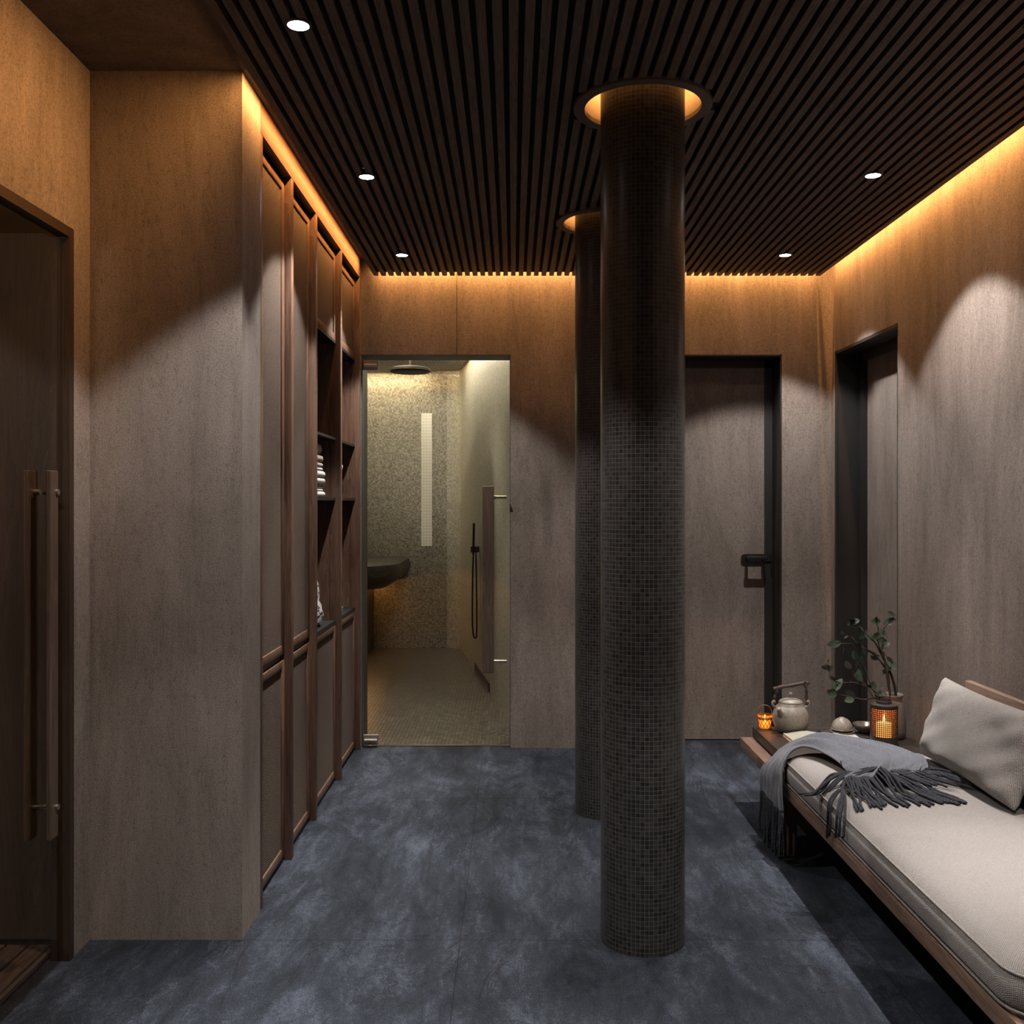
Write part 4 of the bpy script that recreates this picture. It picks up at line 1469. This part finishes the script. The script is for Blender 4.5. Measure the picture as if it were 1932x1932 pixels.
stem([(1668, 1322), (1658, 1310), (1645, 1300), (1640, 1292)], .0024, .001, [(1, 1638, 1290, .8), (.9, 1650, 1288, .9), (.4, 1668, 1308, 1.2), (.3, 1662, 1302, 1.0)], -.03, -.06)
bmesh.ops.remove_doubles(bmL, verts=bmL.verts, dist=1e-6)
t.part('stems', bmS, 'bark', True)
t.part('foliage', bmL, 'leaf', True)

# plates, cup and bowl on a slate sheet
px_, py_ = at(1588, 1378, 4.28).x, 4.275
bm = B()
poly = [(px_ - .085, 4.335), (px_ - .060, 4.205), (px_ + .165, 4.195), (px_ + .155, 4.350)]
prism(bm, poly, TZ + .0003, TZ + .0045)
tag(obj('slate_tray', bm, 'slate_tray'), 'thin dark tray under the stacked plates and bowl', 'tray')
z = TZ + .0048
for k, (r_, nm) in enumerate(((.050, 'lower small clay plate under the upturned cup'), (.047, 'upper small clay plate directly below the upturned cup'))):
    bm = B(); lathe(bm, [(r_ * .55, 0), (r_ * .60, .001), (r_ * .96, .007), (r_, .0105), (r_ * .96, .0115), (r_ * .6, .005)], (px_, py_, z), 40)
    tag(obj('clay_plate', bm, 'clay', smooth=True), nm, 'plate', 'stacked clay plates')
    z += .0118
bm = B(); lathe(bm, [(.044, 0), (.0445, .002), (.042, .014), (.034, .029), (.022, .040), (.013, .0435), (.012, .046), (.004, .046)], (px_, py_, z), 40)
tag(obj('upturned_cup', bm, 'clay', smooth=True), 'round clay cup turned upside down on the small plates', 'cup')
bx_, by_ = at(1632, 1372, 4.28).x, 4.285
bm = B(); lathe(bm, [(.020, 0), (.021, .005), (.036, .014), (.046, .030), (.049, .041), (.047, .041), (.034, .018), (.004, .010)], (bx_, by_, TZ + .0048), 40)
tag(obj('clay_bowl', bm, 'clay_dark', smooth=True), 'small dark glazed bowl between the plates and the lantern', 'bowl')

# open book
t = Thing('open_book', 'open book lying between the teapot and the throw', 'book', (1.31, 4.12, TZ))
by0, by1 = 4.065, 4.246
bm = B()
def page_block(x0, x1, thick, curl, y0, y1, skew):
    nx = 10
    tops, bots = [], []
    for i in range(nx + 1):
        f = i / nx
        x = x0 + (x1 - x0) * f
        zt_ = thick * (1 - .25 * f) + curl * math.sin(PI * min(1, f * 1.15)) * (1 - f * .4)
        tops.append((x, zt_)); bots.append((x, .002))
    A = [[bm.verts.new((x + (0 if y == y0 else skew), y, TZ + .0008 + z_)) for x, z_ in tops] for y in (y0, y1)]
    Bv = [[bm.verts.new((x + (0 if y == y0 else skew), y, TZ + .0008 + z_)) for x, z_ in bots] for y in (y0, y1)]
    for i in range(nx):
        bm.faces.new((A[0][i], A[0][i + 1], A[1][i + 1], A[1][i]))
        bm.faces.new((Bv[0][i], Bv[1][i], Bv[1][i + 1], Bv[0][i + 1]))
        for r_ in (0, 1): bm.faces.new((A[r_][i], Bv[r_][i], Bv[r_][i + 1], A[r_][i + 1]))
    for i in (0, nx): bm.faces.new((A[0][i], A[1][i], Bv[1][i], Bv[0][i]))
page_block(1.312, 1.458, .010, .004, by0, by1, .006)
t.part('right_pages', bm, 'page')
bm = B(); page_block(1.308, 1.165, .014, .010, by0, by1 + .006, -.006)
t.part('left_pages', bm, 'cover')
bm = B(); box(bm, 1.156, 1.309, by0 - .002, by1 + .006, TZ + .0003, TZ + .0026)
t.part('cover', bm, 'spine')

# ------------------------------------------------------------------ camera, world, view
w = bpy.data.worlds.new('world'); sc.world = w
w.use_nodes = True
w.node_tree.nodes['Background'].inputs[0].default_value = (.01, .01, .012, 1)
w.node_tree.nodes['Background'].inputs[1].default_value = .2
cd = bpy.data.cameras.new('camera')
cd.sensor_width = 36
cd.lens = F / 1932 * 36
cd.shift_x = -2 / 1932
cd.shift_y = -19 / 1932
cd.clip_start = .02
co_ = bpy.data.objects.new('camera', cd); COL.objects.link(co_)
co_.location = (0, 0, EYE)
co_.rotation_euler = (PI / 2, 0, 0)
sc.camera = co_
sc.view_settings.view_transform = 'Standard'
sc.view_settings.look = 'None'
sc.view_settings.exposure = 0
sc.view_settings.gamma = 1
sc.cycles.max_bounces = 8
sc.cycles.diffuse_bounces = 4
sc.cycles.transparent_max_bounces = 12
sc.cycles.sample_clamp_indirect = 4
sc.cycles.use_denoising = True
